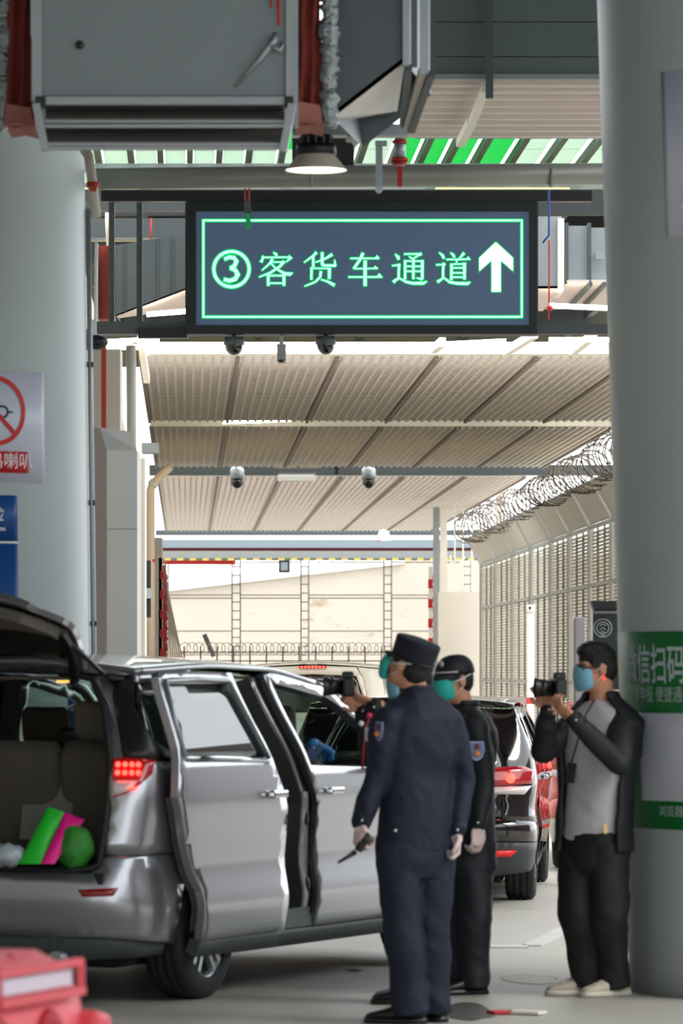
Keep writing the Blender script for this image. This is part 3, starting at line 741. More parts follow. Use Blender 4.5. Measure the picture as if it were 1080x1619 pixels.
# hanging tag in front of the sign
root = thing('hanging_tag', 'small green lit tag dangling on red cords before the screen', 'tag', P(391, 368, 30))
b = MB().ring([P(387, 298, 30), P(388, 322, 30)], .006, 6); b.ring([P(394, 298, 30), P(393, 322, 30)], .006, 6); b.build('red_cord', M_red, root)
b = MB().bar(P(391, 318, 30), P(393, 346, 30), .045, .02, up=(0, 1, 0)); b.build('tag_body', M_dgalv, root)
b = MB().bar(P(392, 338, 29.98), P(393, 362, 29.98), .035, .02, up=(0, 1, 0)); b.build('tag_tail', mat('tag_green', (30, 190, 100), .5), root)
# cameras
M_glassb = mat('dark_dome', (10, 11, 14), .08, coat=.6)
def dome_cam(x, y, D, label):
    s = D/FPX; c = P(x, y, D); root = thing('dome_camera', label, 'camera', c)
    b = MB().lathe([(4*s, 14*s), (15*s, 13*s), (16*s, 6*s), (16*s, 2*s), (14.5*s, 0)], c, 28); b.build('camera_housing', M_dgrey, root)
    b = MB().ball(c+Vector((0, 0, -1*s)), (14*s, 14*s, 15*s), 24, 14); b.build('dark_dome', M_glassb, root)
    b = MB().box(c+Vector((0, 0, 16*s)), (6*s, 6*s, 8*s)); b.build('mount', M_black, root)
dome_cam(370, 546, DS+.1, 'black dome camera under the screen nearer the pale column')
dome_cam(515, 545, DS+.1, 'black dome camera under the middle of the screen')
root = thing('bullet_camera', 'small grey boxy camera between the two dome cameras', 'camera', P(445, 570, DS+.1))
bx(438, 544, 452, 572, DS+.1, .2, 'camera_body', M_grey, parent=root, bevel=.006); bx(442, 528, 448, 545, DS+.1, .03, 'mount', M_galv, parent=root)
b = MB().ring([P(445, 569, DS+.09), P(445, 573, DS+.09)], .018, 12); b.build('lens', M_black, root)
def ptz(x, y, D, label):
    s = D/FPX; c = P(x, y, D); root = thing('ptz_camera', label, 'camera', c)
    b = MB().lathe([(3*s, 18*s), (3*s, 15*s), (8*s, 14*s), (11.5*s, 9*s), (11.5*s, -2*s), (9*s, -5*s), (.1*s, -6*s)], c, 24); b.build('camera_housing', M_galv, root)
    b = MB()
    for q in (-1, 1): b.lohi((c.x+q*8*s-.02, D-.04, c.z-15*s), (c.x+q*8*s+.02, D+.04, c.z-3*s))
    b.build('yoke', M_grey, root)
    b = MB().ball(c+Vector((0, -.02, -12*s)), (8*s, 8*s, 8.5*s), 20, 12); b.build('camera_ball', M_blackpl, root)
    b = MB().ring([c+Vector((0, -8.5*s, -13*s)), c+Vector((0, -9.5*s, -13.2*s))], 4*s, 14); b.build('lens', M_glassb, root)
ptz(375, 752, 70.2, 'white domed pan camera on the grey beam over the wire gate side')
ptz(583, 752, 70.2, 'white domed pan camera on the grey beam toward the fence side')
# battens
def batten(x, y, D, w, label, arm):
    root = thing('batten_lamp', label, 'lamp', P(x, y, D))
    bx(x-w/2, y-5, x+w/2, y+5, D, .15, 'diffuser', mat('batten_white', (232, 234, 236), .4), parent=root, bevel=.01)
    bx(x-w/2+1, y-8, x+w/2+3, y-5, D+.02, .1, 'tray', M_grey, parent=root)
    bx(x-arm, y-22, x+36, y-16, D+.05, .1, 'cross_bar', mat('wood_bar', (150, 136, 116), .6), parent=root)
    b = MB().bar(P(x+2, y-34, D+.06), P(x+4, y-8, D+.06), .03); b.build('hook', M_dgrey, root)
batten(497, 707, 66, 68, 'white batten lamp hanging under the middle louvred ceiling', 38)
batten(468, 756, 70.0, 58, 'white batten lamp hanging from the grey cross beam', 32)
root = thing('small_camera', 'tiny black camera on the grey beam right of the batten lamp', 'camera', P(532, 748, 70.2))
b = MB().px(528, 736, 537, 742, 70.3, .1).px(530, 742, 535, 750, 70.2, .1); b.build('camera_body', M_black, root)
b = MB().ball(P(545+.407*-0, 0, 1), .001, 3, 2)
root = thing('floodlight', 'small black square floodlight over the wire gate', 'lamp', P(449, 905, 102))
bx(441, 886, 458, 905, 102, .15, 'lamp_housing', M_black, parent=root); bx(444, 889, 455, 902, 101.95, .05, 'lamp_glass', mat('flood_glass', (130, 140, 150), .2), parent=root)
root = thing('reflector_lamp', 'small bright white bowl lamp below the far ceiling', 'lamp', P(607, 855, 100))
b = MB().lathe([(.03, .28), (.1, .22), (.16, .02), (.165, 0)], P(607, 854, 100), 20); b.build('lamp_shade', mat('bowl_white', (250, 248, 240), .4, emit=.6), root)
b = MB().px(596, 850, 602, 856, 100, .05); b.build('red_bracket', M_red, root)
# tubes of light over the ceilings and by the sign
tubes = [((232, 497), (296, 492), 38), ((150, 541), (252, 536), 41), ((165, 548), (300, 546), 42), ((236, 541), (415, 535), 42), ((384, 553), (505, 553), 42.5), ((540, 551), (640, 547), 43), ((640, 547), (800, 539), 42), ((868, 483), (960, 487), 38), ((868, 537), (965, 537), 41), ((700, 545), (752, 537), 44), ((870, 524), (965, 522), 44), ((862, 658), (928, 658), 57), ((352, 668), (460, 664), 57)]
tlab = ['glowing lamp tube under the tapering duct left of the screen', 'short glowing lamp tube by the pale column under the screen level', 'longer lower glowing lamp tube by the pale column', '', 'glowing lamp tube directly above the nearest louvred ceiling between the dome cameras',
 'glowing lamp tube just right of the second dome camera', 'long glowing lamp tube under the right half of the screen', 'glowing lamp tube under the branch duct above the gantry bar', 'glowing lamp tube below the gantry bar beside the grey column', 'very short glowing lamp tube under the screen corner', 'glowing lamp tube just under the gantry bar right of the screen', 'glowing lamp tube at the fence end between the louvred ceilings', 'glowing lamp tube at the casing side between the louvred ceilings']
for k_, (a, c, D) in enumerate(tubes):
    if k_ in (3, 9): continue
    tag(MB().bar(P(*a, D), P(*c, D), .045, .04).build('lamp_tube', M_tube), tlab[k_], 'lamp', 'bare lamp tubes')
# beams with flange behind sign bottom
for (x0, y0, x1, y1, D, m, lb) in ((130, 318, 300, 332, 37, M_dgrey, 'dark beam behind the screen over the left duct'), (128, 345, 300, 376, 39, M_dgrey, 'deep dark beam above the tapering galvanised duct'),
    (236, 553, 1000, 560, 44, M_cream, 'cream trim along the front of the nearest louvred ceiling'),):
    bx(x0, y0, x1, y1, D, .2, 'roof_beam', m, lb, 'beam')
# purlins crossing seen through gaps (slanting)
for k_, (a, c) in enumerate((((222, 534), (232, 600)), ((700, 540), (686, 552)), ((846, 528), (800, 556)), ((940, 528), (905, 556)))):
    b = MB().bar(P(*a, 42), P(*c, 43), .06, .08); tag(b.build('steel_brace', M_cream), ('cream steel hanger at the left end of the nearest louvred ceiling', 'tiny cream steel brace under the middle right of the screen', 'slanting cream steel brace under the right corner of the screen', 'slanting cream steel brace nearest the grey column')[k_], 'brace', 'cream braces behind the screen')
# left tapered duct
root = thing('tapered_duct', 'dark galvanised tapering duct with red collar left of the screen', 'duct', P(230, 500, 38))
D = 38.
q = [P(182, 388, D), P(302, 368, D), P(302, 455, D), P(184, 500, D)]
b = MB(); b.add(q+[p+Vector((0, .8, 0)) for p in q], [(0,1,2,3),(7,6,5,4),(0,4,5,1),(1,5,6,2),(3,7,4,0)]); b.build('duct_side', M_dgalv, root)
q = [P(184, 501, D), P(302, 456, D), P(302, 487, D+1.2), P(190, 503, D+.4)]
b = MB(); b.add(q+[p+Vector((0, 0, .02)) for p in q], [(0,1,2,3),(7,6,5,4),(0,4,5,1),(1,5,6,2),(2,6,7,3),(3,7,4,0)]); b.build('duct_underside', mat('duct_under2', (200, 182, 172), .5), root)
for x in (197, 222, 249, 273):
    b = MB().px(x, 388-(x-182)*.16, x+1.6, 498-(x-184)*.37, D-.015, .02); b.build('fold_seam', M_dgrey, root)
b = MB().px(154, 388, 173, 504, D+.1, .3); b.build('red_canvas_collar', M_redcl, root)
bx(150, 385, 155, 506, D, .3, 'collar_flange', M_galv, parent=root); bx(172, 385, 180, 504, D-.02, .3, 'collar_flange', M_galv, parent=root)
b = MB().ring([P(171, 320, 37.5), P(171, 350, 37.5), P(173, 388, 37.5)], .026, 10); tag(b.build('thin_pipe', M_cream), 'cream thin pipe dropping onto the tapering duct', 'pipe')
b = MB().ring([P(239, 345, 37), P(238, 378, 37)], .008, 6); tag(b.build('red_rod', M_red), 'thin red rod over the tapering duct', 'rod')
# right duct run
root = thing('branch_duct', 'pale galvanised duct with flanges between the screen and right column', 'duct', P(905, 480, 38))
D = 38.
bx(846, 342, 888, 456, D, .8, 'duct_section', M_galv, parent=root); bx(882, 345, 892, 458, D-.03, .85, 'access_strip', M_white, parent=root)
bx(897, 357, 930, 446, D+.1, .8, 'duct_section', M_galv, parent=root); bx(892, 352, 899, 448, D+.05, .8, 'flange', M_dgalv, parent=root); bx(930, 352, 935, 448, D+.05, .8, 'flange', M_dgalv, parent=root)
bx(935, 360, 1000, 446, D+.1, .8, 'duct_section', M_galv, parent=root)
m_du = mat('duct_under3', (206, 196, 186), .5)
for (xa, xb, ya) in ((846, 888, 456), (897, 932, 446), (935, 1000, 446)):
    q = [P(xa, ya, D), P(xb, ya, D), P(xb-30, ya+36, D+1.3), P(xa-30, ya+36, D+1.3)]
    b = MB(); b.add(q+[p+Vector((0, 0, .02)) for p in q], [(0,1,2,3),(7,6,5,4),(0,4,5,1),(1,5,6,2),(2,6,7,3),(3,7,4,0)]); b.build('duct_underside', m_du, root)
for xa in (890, 934, 956):
    b = MB().bar(P(xa, 448, D), P(xa-34, 484, D+1.3), .03, .05); b.build('flange_rail', M_dgalv, root)
b = MB().px(942, 398, 955, 410, D, .05); b.build('damper_box', M_galv, root)
b = MB().ring([P(868, 300, 33), P(868, 372, 33), P(858, 384, 33)], .008, 6); tag(b.build('blue_cable', mat('cable_blue', (20, 84, 170), .5)), 'blue cable hanging between the screen and the branch duct', 'cable')
b = MB().ball(P(869, 487, 36), (.03, .03, .025), 8, 6); b.bar(P(868, 380, 36), P(868, 505, 36), .012); tag(b.build('red_sensor', M_red), 'little red sensor under the branch duct', 'sensor')
# ---- corrugated soffit and fascia at top right
root = thing('fascia_beam', 'deep grey panelled fascia with corrugated pinkish soffit above the screen', 'fascia', P(800, 215, 30))
Dn = 29.8; zs = EYE+(HZ-120)*Dn/FPX; Df_ = (zs-EYE)*FPX/(HZ-214)
M_fas = mat('fascia_grey', (92, 104, 102), .5, var=.05)
for (y0, y1) in ((-60, 34), (35.5, 89), (90.5, 117)): bx(686, y0, 1010, y1, Dn, .12, 'fascia_plank', M_fas, parent=root)
bx(684, 117, 1010, 125, Dn-.03, .1, 'fascia_sill', M_grey, parent=root)
M_sof = mat('soffit_pink', (204, 190, 182), .55)
b = MB(); n = 8*8; vs = []; fs = []
x0, x1 = P(640, 0, Dn).x, P(1010, 0, Dn).x
for k_ in range(n+1):
    t = k_/n; Y = lerp(Dn+.1, Df_, t); zz = zs+.025*max(-1, min(1, 2.2*math.sin(2*math.pi*9*t)))
    for x in (x0, x1+.5): vs.append(Vector((x, Y, zz)))
for k_ in range(n): fs.append((2*k_, 2*k_+1, 2*k_+3, 2*k_+2))
b.add(vs, fs); o = b.build('corrugated_soffit', M_sof, root); so = o.modifiers.new('s', 'SOLIDIFY'); so.thickness = .01
bx(655, 208, 1010, 217, Df_-.02, .1, 'soffit_rear_edge', M_grey, parent=root)
b = MB().px(768, -60, 780, 155, Dn-.15, .05); b.build('cable_tray_drop', M_dgalv, root)
b = MB().bar(P(768, 140, Dn), P(746, 195, Dn+1.3), .05, .05); b.bar(P(746, 192, Dn+1.3), P(728, 226, Dn+2.5), .06, .06); b.build('soffit_tube_lamp', M_cream, root)
# ---- glazed canopy with green panes
hcg = 6.1; zg = EYE+hcg
def gd(py): return hcg*FPX/(HZ-py)
M_gg = mat('green_pane', (70, 190, 122), .35, var=.12, vscale=.7, trans=.0); M_pp = mat('pale_pane', (150, 166, 156), .4, var=.2, vscale=.6)
for m_, e_ in ((M_gg, (70, 200, 125)), (M_pp, (200, 214, 200))):
    bs = m_.node_tree.nodes['Principled BSDF']; 
    nt = m_.node_tree; tr = nt.nodes.new('ShaderNodeBsdfTranslucent'); tr.inputs[0].default_value = (*srgb(e_), 1); mx = nt.nodes.new('ShaderNodeMixShader'); mx.inputs[0].default_value = .75
    nt.links.new(bs.outputs[0], mx.inputs[1]); nt.links.new(tr.outputs[0], mx.inputs[2]); nt.links.new(mx.outputs[0], nt.nodes['Material Output'].inputs[0])
root = thing('glazed_canopy', 'glazed canopy of green and pale panes behind the long pipe', 'canopy', P(750, 230, 52), kind='structure')
dA, dB, dC, dD = gd(205), gd(236), gd(268), gd(312)
bars = [60, 110, 160, 210, 255, 300, 345, 390, 440, 500, 560, 612, 654, 696, 740, 795, 850, 905, 965]   # px at row 262
VX = 294
for r_, (d0, d1) in enumerate(((dA, dB), (dB, dC), (dC, dD))):
    for a_, b_ in zip(bars, bars[1:]):
        xa = (a_-VX)*gd(262)/FPX; xb = (b_-VX)*gd(262)/FPX
        q = [lane(xa+.05, d0+.04, zg), lane(xb-.05, d0+.04, zg), lane(xb-.05, d1-.04, zg), lane(xa+.05, d1-.04, zg)]
        o = MB().add(q+[p+Vector((0, 0, .02)) for p in q], [(0,1,2,3),(7,6,5,4),(0,4,5,1),(1,5,6,2),(2,6,7,3),(3,7,4,0)]).build('canopy_pane', M_gg if (a_ < 790 and a_ > 590 and r_ < 2) or (a_ == 440 and r_ == 0) else M_pp, root)
m_raf = mat('rafter', (60, 84, 76), .5)
for a_ in bars:
    xa = (a_-VX)*gd(262)/FPX; b = MB().bar(lane(xa, dA-2, zg-.1), lane(xa, dD+1, zg-.1), .07, .10); b.build('rafter', m_raf, root)
for d in (dB, dC, dD): b = MB().bar(lane(-2.2, d, zg-.22), lane(7, d, zg-.22), .08, .1); b.build('purlin', M_galv, root)
# white pillars etc behind canopies left --------------------------------------------------------
root = thing('chamfered_casing', 'tall white casing with a sloping top standing beside the pale column', 'casing', P(182, 1350, 27))
D = 27.
b = MB(); b.px(169, 712, 217, 1393, D, .5)
q = [P(158, 676, D+.35), P(205, 682, D+.35), P(217, 713, D), P(169, 713, D)]
b.add(q+[P(158, 713, D+.5), P(217, 713, D+.5), P(205, 682, D+.5), P(158, 676, D+.5)], [(0,1,2,3),(3,2,5,4),(0,7,6,1),(1,6,5,2),(0,3,4,7),(4,5,6,7)])
b.build('casing_body', M_white, root)
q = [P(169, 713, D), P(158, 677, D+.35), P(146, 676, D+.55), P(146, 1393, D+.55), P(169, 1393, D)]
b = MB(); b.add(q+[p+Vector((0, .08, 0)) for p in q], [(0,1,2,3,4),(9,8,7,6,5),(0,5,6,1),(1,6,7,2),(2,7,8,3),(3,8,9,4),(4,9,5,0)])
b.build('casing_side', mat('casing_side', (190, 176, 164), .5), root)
bx(169, 836, 217, 837, D-.004, .02, 'casing_joint', M_grey, parent=root)
def wpost(x0, y0, x1, y1, D, t, m, label, name='white_pillar'):
    return bx(x0, y0, x1, y1, D, t, name, m, label, 'pillar')
wpost(145, 552, 190, 690, 28.5, .3, M_cream, 'cream pillar top rising behind the white casing')
b = MB().px(160, 548, 168, 680, 28.3, .05); tag(b.build('red_riser', mat('riser_red', (196, 62, 34), .5)), 'red riser pipe on the cream pillar over the white casing', 'pipe')
b = MB().ring([P(207, 546, 30), P(208, 640, 30), P(209, 1100, 30)], 8*30/FPX, 16); tag(b.build('cream_riser', M_cream), 'cream vertical pipe behind the white casing', 'pipe')
wpost(217, 724, 229, 1345, 36, .3, M_cream, 'narrow cream pillar right of the white casing')
root = thing('elbow_pipe', 'cream pipe with an elbow slanting up right of the white casing', 'pipe', P(240, 1000, 50))
b = MB().ring([P(270, 738, 50), P(254, 752, 50), P(241, 766, 50), P(238, 775, 50), P(238, 800, 50), P(239, 1230, 50)], 6.5*50/FPX, 16); b.build('pipe', mat('pipe_peach', (226, 200, 172), .5), root)
b = MB().ring([P(245, 761, 50), P(240, 768, 50)], 8*50/FPX, 16); b.build('elbow_collar', M_cream, root)
bx(224, 700, 250, 716, 48, .3, 'wall_bracket', M_galv, 'grey bracket box under the nearest ceiling at the white casing', 'bracket')
bx(231, 886, 238, 930, 46, .1, 'black_strip', M_black, 'upper black strip lamp on the pillars right of the casing', 'strip'); bx(231, 945, 238, 976, 46.05, .1, 'black_strip', M_black, 'lower black strip lamp on the pillars right of the casing', 'strip')
bx(230, 930, 240, 946, 45.9, .12, 'strip_bracket', M_galv, 'pale bracket joining the two black strips', 'bracket')
bx(241, 884, 245, 889, 47, .05, 'red_marker', M_red, 'small red marker by the upper black strip', 'marker')
wpost(244, 850, 256, 1200, 62, .3, M_white, 'white pillar carrying the left red and white gate')
# red and white folded gates
def chevron(x0, x1, y0, y1, D, label, sx):
    root = thing('striped_barrier_gate', label, 'barrier', P((x0+x1)/2, 1200, D))
    bx(x0, y0, (x0+x1)/2, 1060+1.6*FPX/D, D, .1, 'gate_post', M_white, parent=root)
    b = MB()
    for k_ in range(8):
        y = y0+20+k_*31
        if y < 1180: bx(x0+(2 if sx > 0 else -1), y, x0+6, y+14, D-.02, .02, 'red_band', M_red, parent=root)
    for k_ in range(9):
        y = y0+14+k_*16
        b = MB().bar(P((x0+x1)/2, y, D+.2), P(x1, y+22, D+.3), .03, .10); b.build('slanted_band', M_red, root)
        b = MB().bar(P((x0+x1)/2, y+8, D+.22), P(x1, y+30, D+.32), .03, .10); b.build('slanted_band', M_white, root)
    b = MB()
    for k_ in range(6): b.bar(P(x1-1, y0+4+k_*6, D+.3), P(x1+8+k_*3.5, 1040, D+.35), .02)
    b.build('folded_bars', M_cream, root)
chevron(251, 262, 882, 1040, 62, 'red and white striped barrier gate folded upright on the lane side near the casing', 1)
chevron(678, 690, 896, 1000, 86.5, 'red and white striped barrier gate folded upright next to the concrete pier', -1)
# bollard cam post, lilac post, dark sign
root = thing('camera_post', 'round white post with a small camera eye before the louvred fence', 'post', P(839, 1400, 45))
b = MB().ring([P(839, 966, 45), P(839, 1313, 45)], 6*45/FPX, 16); b.build('post', M_white, root)
b = MB().ring([P(839, 956, 45), P(839, 969, 45)], 7*45/FPX, 16); b.build('post_cap', M_white, root)
b = MB().ball(P(838, 961, 44.95), (.014, .012, .016), 8, 6); b.build('lens', M_black, root)
root = thing('lane_terminal', 'lilac grey upright terminal panel behind the photographer', 'terminal', P(917, 1401, 33.5))
bx(909, 976, 926, 1400.5, 33.5, .15, 'terminal_body', mat('lilac', (164, 156, 164), .45), parent=root, bevel=.01); bx(906, 972, 910, 1400.5, 33.52, .12, 'terminal_edge', M_cream, parent=root)
root = thing('dark_notice', 'black notice with a ring emblem beside the grey column', 'sign', P(955, 1030, 30))
bx(938, 968, 985, 1090, 30, .04, 'notice_board', mat('notice_dark', (36, 40, 44), .4), parent=root)
bx(938, 966, 985, 970, 29.98, .04, 'notice_rim', M_grey, parent=root)
q = [P(934, 950, 29.8), P(985, 950, 29.8), P(985, 966, 30), P(940, 966, 30)]
b = MB(); b.add(q+[p+Vector((0, .2, 0)) for p in q], [(0,1,2,3),(7,6,5,4),(0,4,5,1),(1,5,6,2),(2,6,7,3),(3,7,4,0)]); b.build('hood', mat('hood', (58, 58, 64), .5), root)
b = MB()
for r_ in (14, 9.5):
    b.ring([P(953+r_*math.cos(t), 993+r_*math.sin(t), 29.97) for t in [2*math.pi*i/28 for i in range(29)]], .005, 6)
b.build('ring_emblem', mat('emblem_grey', (150, 154, 158), .4), root)
b = MB()
for k_ in range(4):
    for sx in (-1, 1): b.bar(P(953, 986+k_*6, 29.97), P(953+sx*5, 990+k_*6, 29.97), .008, .008)
b.build('chevron_emblem', MATS['emblem_grey'], root)
bx(955, 1090, 962, 1440, 30.02, .05, 'notice_leg', M_dgrey, parent=root)
# boom
root = thing('boom_barrier', 'grey horizontal boom arm with a red tip crossing behind the officers', 'barrier', P(770, 1300, 40))
bx(690, 1102, 832, 1114, 40, .06, 'boom_arm', mat('boom_grey', (164, 160, 158), .45), parent=root); bx(832, 1103, 845, 1113, 40, .06, 'red_tip', mat('tip_red', (214, 80, 76), .5), parent=root)
b = MB().lohi((P(690, 0, 40).x-.3, 39.9, 0), (P(690, 0, 40).x+.02, 40.25, 1.05+.4)); b.build('boom_housing', M_white, root, bevel=.02)
# ================================================================= VEHICLES
def smoothtab(tab):
    def f(x):
        if x <= tab[0][0]: return tab[0][1]
        for (a, va), (b, vb) in zip(tab, tab[1:]):
            if x <= b:
                t = (x-a)/(b-a); t = t*t*(3-2*t)*.5+t*.5; return va+(vb-va)*t
        return tab[-1][1]
    return f
def glassmat(name, tint, refl=.12, rough=.02, k=.5):
    if name in MATS: return MATS[name]
    m = bpy.data.materials.new(name); m.use_nodes = True; nt = m.node_tree; N = nt.nodes; L = nt.links
    N.remove(N['Principled BSDF'])
    tr = N.new('ShaderNodeBsdfTransparent'); tr.inputs[0].default_value = (*srgb(tint), 1)
    gl = N.new('ShaderNodeBsdfGlossy'); gl.inputs[1].default_value = rough
    fr = N.new('ShaderNodeLayerWeight'); fr.inputs[0].default_value = .5
    pw = N.new('ShaderNodeMath'); pw.operation = 'POWER'; pw.inputs[1].default_value = 3.; L.new(fr.outputs['Facing'], pw.inputs[0])
    ml = N.new('ShaderNodeMath'); ml.operation = 'MULTIPLY'; ml.inputs[1].default_value = k; L.new(pw.outputs[0], ml.inputs[0])
    ad = N.new('ShaderNodeMath'); ad.operation = 'ADD'; ad.inputs[1].default_value = refl; L.new(ml.outputs[0], ad.inputs[0])
    mx = N.new('ShaderNodeMixShader'); L.new(ad.outputs[0], mx.inputs[0]); L.new(tr.outputs[0], mx.inputs[1]); L.new(gl.outputs[0], mx.inputs[2])
    L.new(mx.outputs[0], N['Material Output'].inputs[0]); MATS[name] = m; return m
G_clear = glassmat('clear_car_glass', (204, 218, 210), .0, k=.14); G_dark = glassmat('tinted_car_glass', (92, 100, 98), .16); G_dd = glassmat('dark_car_glass', (46, 52, 54), .12)
M_seal = mat('rubber_seal', (16, 18, 19), .6); M_lin = mat('car_lining', (92, 88, 78), .8); M_seat = mat('seat_cloth', (84, 78, 68), .85, bump=.3, bscale=60)
M_carpet = mat('car_carpet', (42, 40, 38), .9); M_under = mat('underbody', (16, 18, 18), .8)
M_lampred = mat('tail_lamp_red', (150, 14, 20), .12, coat=1, emit=.12); M_lampon = mat('tail_lamp_lit', (255, 50, 40), .4, emit=3.); M_lampclear = mat('tail_lamp_clear', (215, 205, 205), .15, coat=1)
M_refl = mat('red_reflector', (150, 16, 22), .15, coat=1)

class Car:
    def __init__(s, W, L, ar, nr, af, nf, rx, fx, ty, zs, crown=.06):
        s.W, s.L, s.crown = W, L, crown
        s.rx, s.fx, s.ty, s.zs = smoothtab(rx), smoothtab(fx), smoothtab(ty), smoothtab(zs)
        pts = []
        for i in range(61):
            t = math.pi/2*i/60; pts.append((ar-ar*math.cos(t)**(2/nr), W*math.sin(t)**(2/nr)))
        pts = [(ar-ar*(max(0, 1-(y/W)**nr))**(1/nr), y) for y in [W*k/40*.8 for k in range(41)]]
        th0 = pts[-1]
        for k in range(1, 31):
            x = th0[0]+(ar-th0[0])*(k/30); pts.append((x, W*(max(0, 1-((ar-x)/ar)**nr))**(1/nr)))
        n = 60
        for k in range(1, n): pts.append((ar+(L-af-ar)*k/n, W))
        fr = [(L-af+af*(max(0, 1-(y/W)**nf))**(1/nf), y) for y in [W*k/40*.8 for k in range(41)]][::-1]
        e = fr[0]
        for k in range(0, 30): x = (L-af)+(e[0]-(L-af))*k/30; pts.append((x, W*(max(0, 1-((x-(L-af))/af)**nf))**(1/nf)))
        pts += fr
        s.p = pts; s.U = [0.]
        for a, b in zip(pts, pts[1:]): s.U.append(s.U[-1]+math.hypot(b[0]-a[0], b[1]-a[1]))
        s.Umax = s.U[-1]
    def base(s, u):
        u = max(0, min(s.Umax-1e-6, u)); import bisect
        i = max(0, min(len(s.U)-2, bisect.bisect_right(s.U, u)-1))
        d = s.U[i+1]-s.U[i]; t = (u-s.U[i])/d if d > 0 else 0
        a, b = s.p[i], s.p[i+1]
        return a[0]+(b[0]-a[0])*t, a[1]+(b[1]-a[1])*t
    def nrm(s, u):
        a = s.base(u-.03); b = s.base(u+.03) if u+.03 < s.Umax else s.base(s.Umax)
        if u < .03: return (-1, 0)
        if u > s.Umax-.03: return (1, 0)
        dx, dy = b[0]-a[0], b[1]-a[1]; l = math.hypot(dx, dy) or 1
        return (-dy/l, dx/l)
    def S0(s, u, z):
        au = abs(u); x, y = s.base(au); n = s.nrm(au)
        x += s.rx(z)*max(0, -n[0])-s.fx(z)*max(0, n[0]); y *= 1-s.ty(z)/s.W
        return Vector((x, -y if u >= 0 else y, z))
    def S(s, u, z, off=0.):
        p = s.S0(u, z)
        if off:
            e = .01; a = s.S0(u+e, z)-s.S0(u-e, z); b = s.S0(u, z+e)-s.S0(u, z-e); n = b.cross(a)
            n = n.normalized() if n.length > 1e-9 else Vector((0, 0, 0))
            c = Vector((s.L/2, 0, z))
            if n.dot(p-c) < 0: n = -n
            p = p+n*off
        return p
    def ux(s, x):
        lo, hi = 0, s.Umax
        for _ in range(40):
            m = (lo+hi)/2
            if s.base(m)[0] < x: lo = m
            else: hi = m
        return lo
    def uy(s, y):   # rear part
        sg = 1 if y >= 0 else -1; y = abs(y); lo, hi = 0, s.Umax/2
        for _ in range(40):
            m = (lo+hi)/2
            if s.base(m)[1] < y: lo = m
            else: hi = m
        return lo*sg
    def uyf(s, y):
        sg = 1 if y >= 0 else -1; y = abs(y); lo, hi = s.Umax/2, s.Umax
        for _ in range(40):
            m = (lo+hi)/2
            if s.base(m)[1] > y: lo = m
            else: hi = m
        return lo*sg
    def ze(s, u):
        x, y = s.base(abs(u)); return s.zs(x)+s.crown*(1-(y/s.W)**2)
    def top(s, u0, u1, d=0., n=24): return [(lerp(u0, u1, k/n), s.ze(lerp(u0, u1, k/n))-d) for k in range(n+1)]

def inside(p, poly):
    x, y = p; r = False; n = len(poly)
    for i in range(n):
        x0, y0 = poly[i]; x1, y1 = poly[i-1]
        if (y0 > y) != (y1 > y) and x < (x1-x0)*(y-y0)/(y1-y0)+x0: r = not r
    return r
def resample(poly, h=.06):
    out = []
    for i in range(len(poly)):
        a, b = poly[i], poly[(i+1) % len(poly)]; d = math.hypot(b[0]-a[0], b[1]-a[1]); n = max(1, int(d/h))
        for k in range(n): out.append((lerp(a[0], b[0], k/n), lerp(a[1], b[1], k/n)))
    return out
def patch(mp, poly, name, m, parent, holes=(), off=0., thick=.02, h=.06, xf=None, label=None):
    "skin panel: 2D outline mapped on the body, given thickness inward"
    poly = resample(poly, h); hl = [resample(q, h) for q in holes]
    vs = [Vector(p) for p in poly]; ed = [(i, (i+1) % len(poly)) for i in range(len(poly))]
    for q in hl:
        k = len(vs); vs += [Vector(p) for p in q]; ed += [(k+i, k+(i+1) % len(q)) for i in range(len(q))]
    x0 = min(p[0] for p in poly); x1 = max(p[0] for p in poly); z0 = min(p[1] for p in poly); z1 = max(p[1] for p in poly)
    nx = int((x1-x0)/h)+1; nz = int((z1-z0)/h)+1
    bound = list(vs)
    for i in range(nx+1):
        for j in range(nz+1):
            p = (x0+(i+.5*(j % 2))*h, z0+j*h)
            if inside(p, poly) and not any(inside(p, q) for q in hl):
                if all((v.x-p[0])**2+(v.y-p[1])**2 > (h*.45)**2 for v in bound): vs.append(Vector(p))
    r = delaunay_2d_cdt(vs, ed, [], 0, 1e-5)
    v2, fs = r[0], r[2]; keep = []
    for f in fs:
        c = (sum(v2[i].x for i in f)/3, sum(v2[i].y for i in f)/3)
        if inside(c, poly) and not any(inside(c, q) for q in hl): keep.append(tuple(f))
    n = len(v2)
    out = [mp(v.x, v.y, off) for v in v2]; inn = [mp(v.x, v.y, off-thick) for v in v2]
    if xf: out = [xf @ v for v in out]; inn = [xf @ v for v in inn]
    cnt = {}
    for f in keep:
        for i in range(3):
            e = (f[i], f[(i+1) % 3]); cnt.setdefault(tuple(sorted(e)), []).append(e)
    b = MB(); fl = list(keep)+[tuple(i+n for i in f[::-1]) for f in keep]; sm = [True]*len(fl)
    for k, es in cnt.items():
        if len(es) == 1: a, c = es[0]; fl.append((c, a, a+n, c+n)); sm.append(False)
    b.v = out+inn; b.f = fl; b.sm = sm
    o = b.build(name, m, parent, local=True, label=label)
    # keep crease at the rim
    md = o.modifiers.new('w', 'WEIGHTED_NORMAL') if False else None
    return o
def arch(cx, cz, r, a0, a1, n=14): return [(cx+r*math.cos(lerp(a0, a1, k/n)), cz+r*math.sin(lerp(a0, a1, k/n))) for k in range(n+1)]
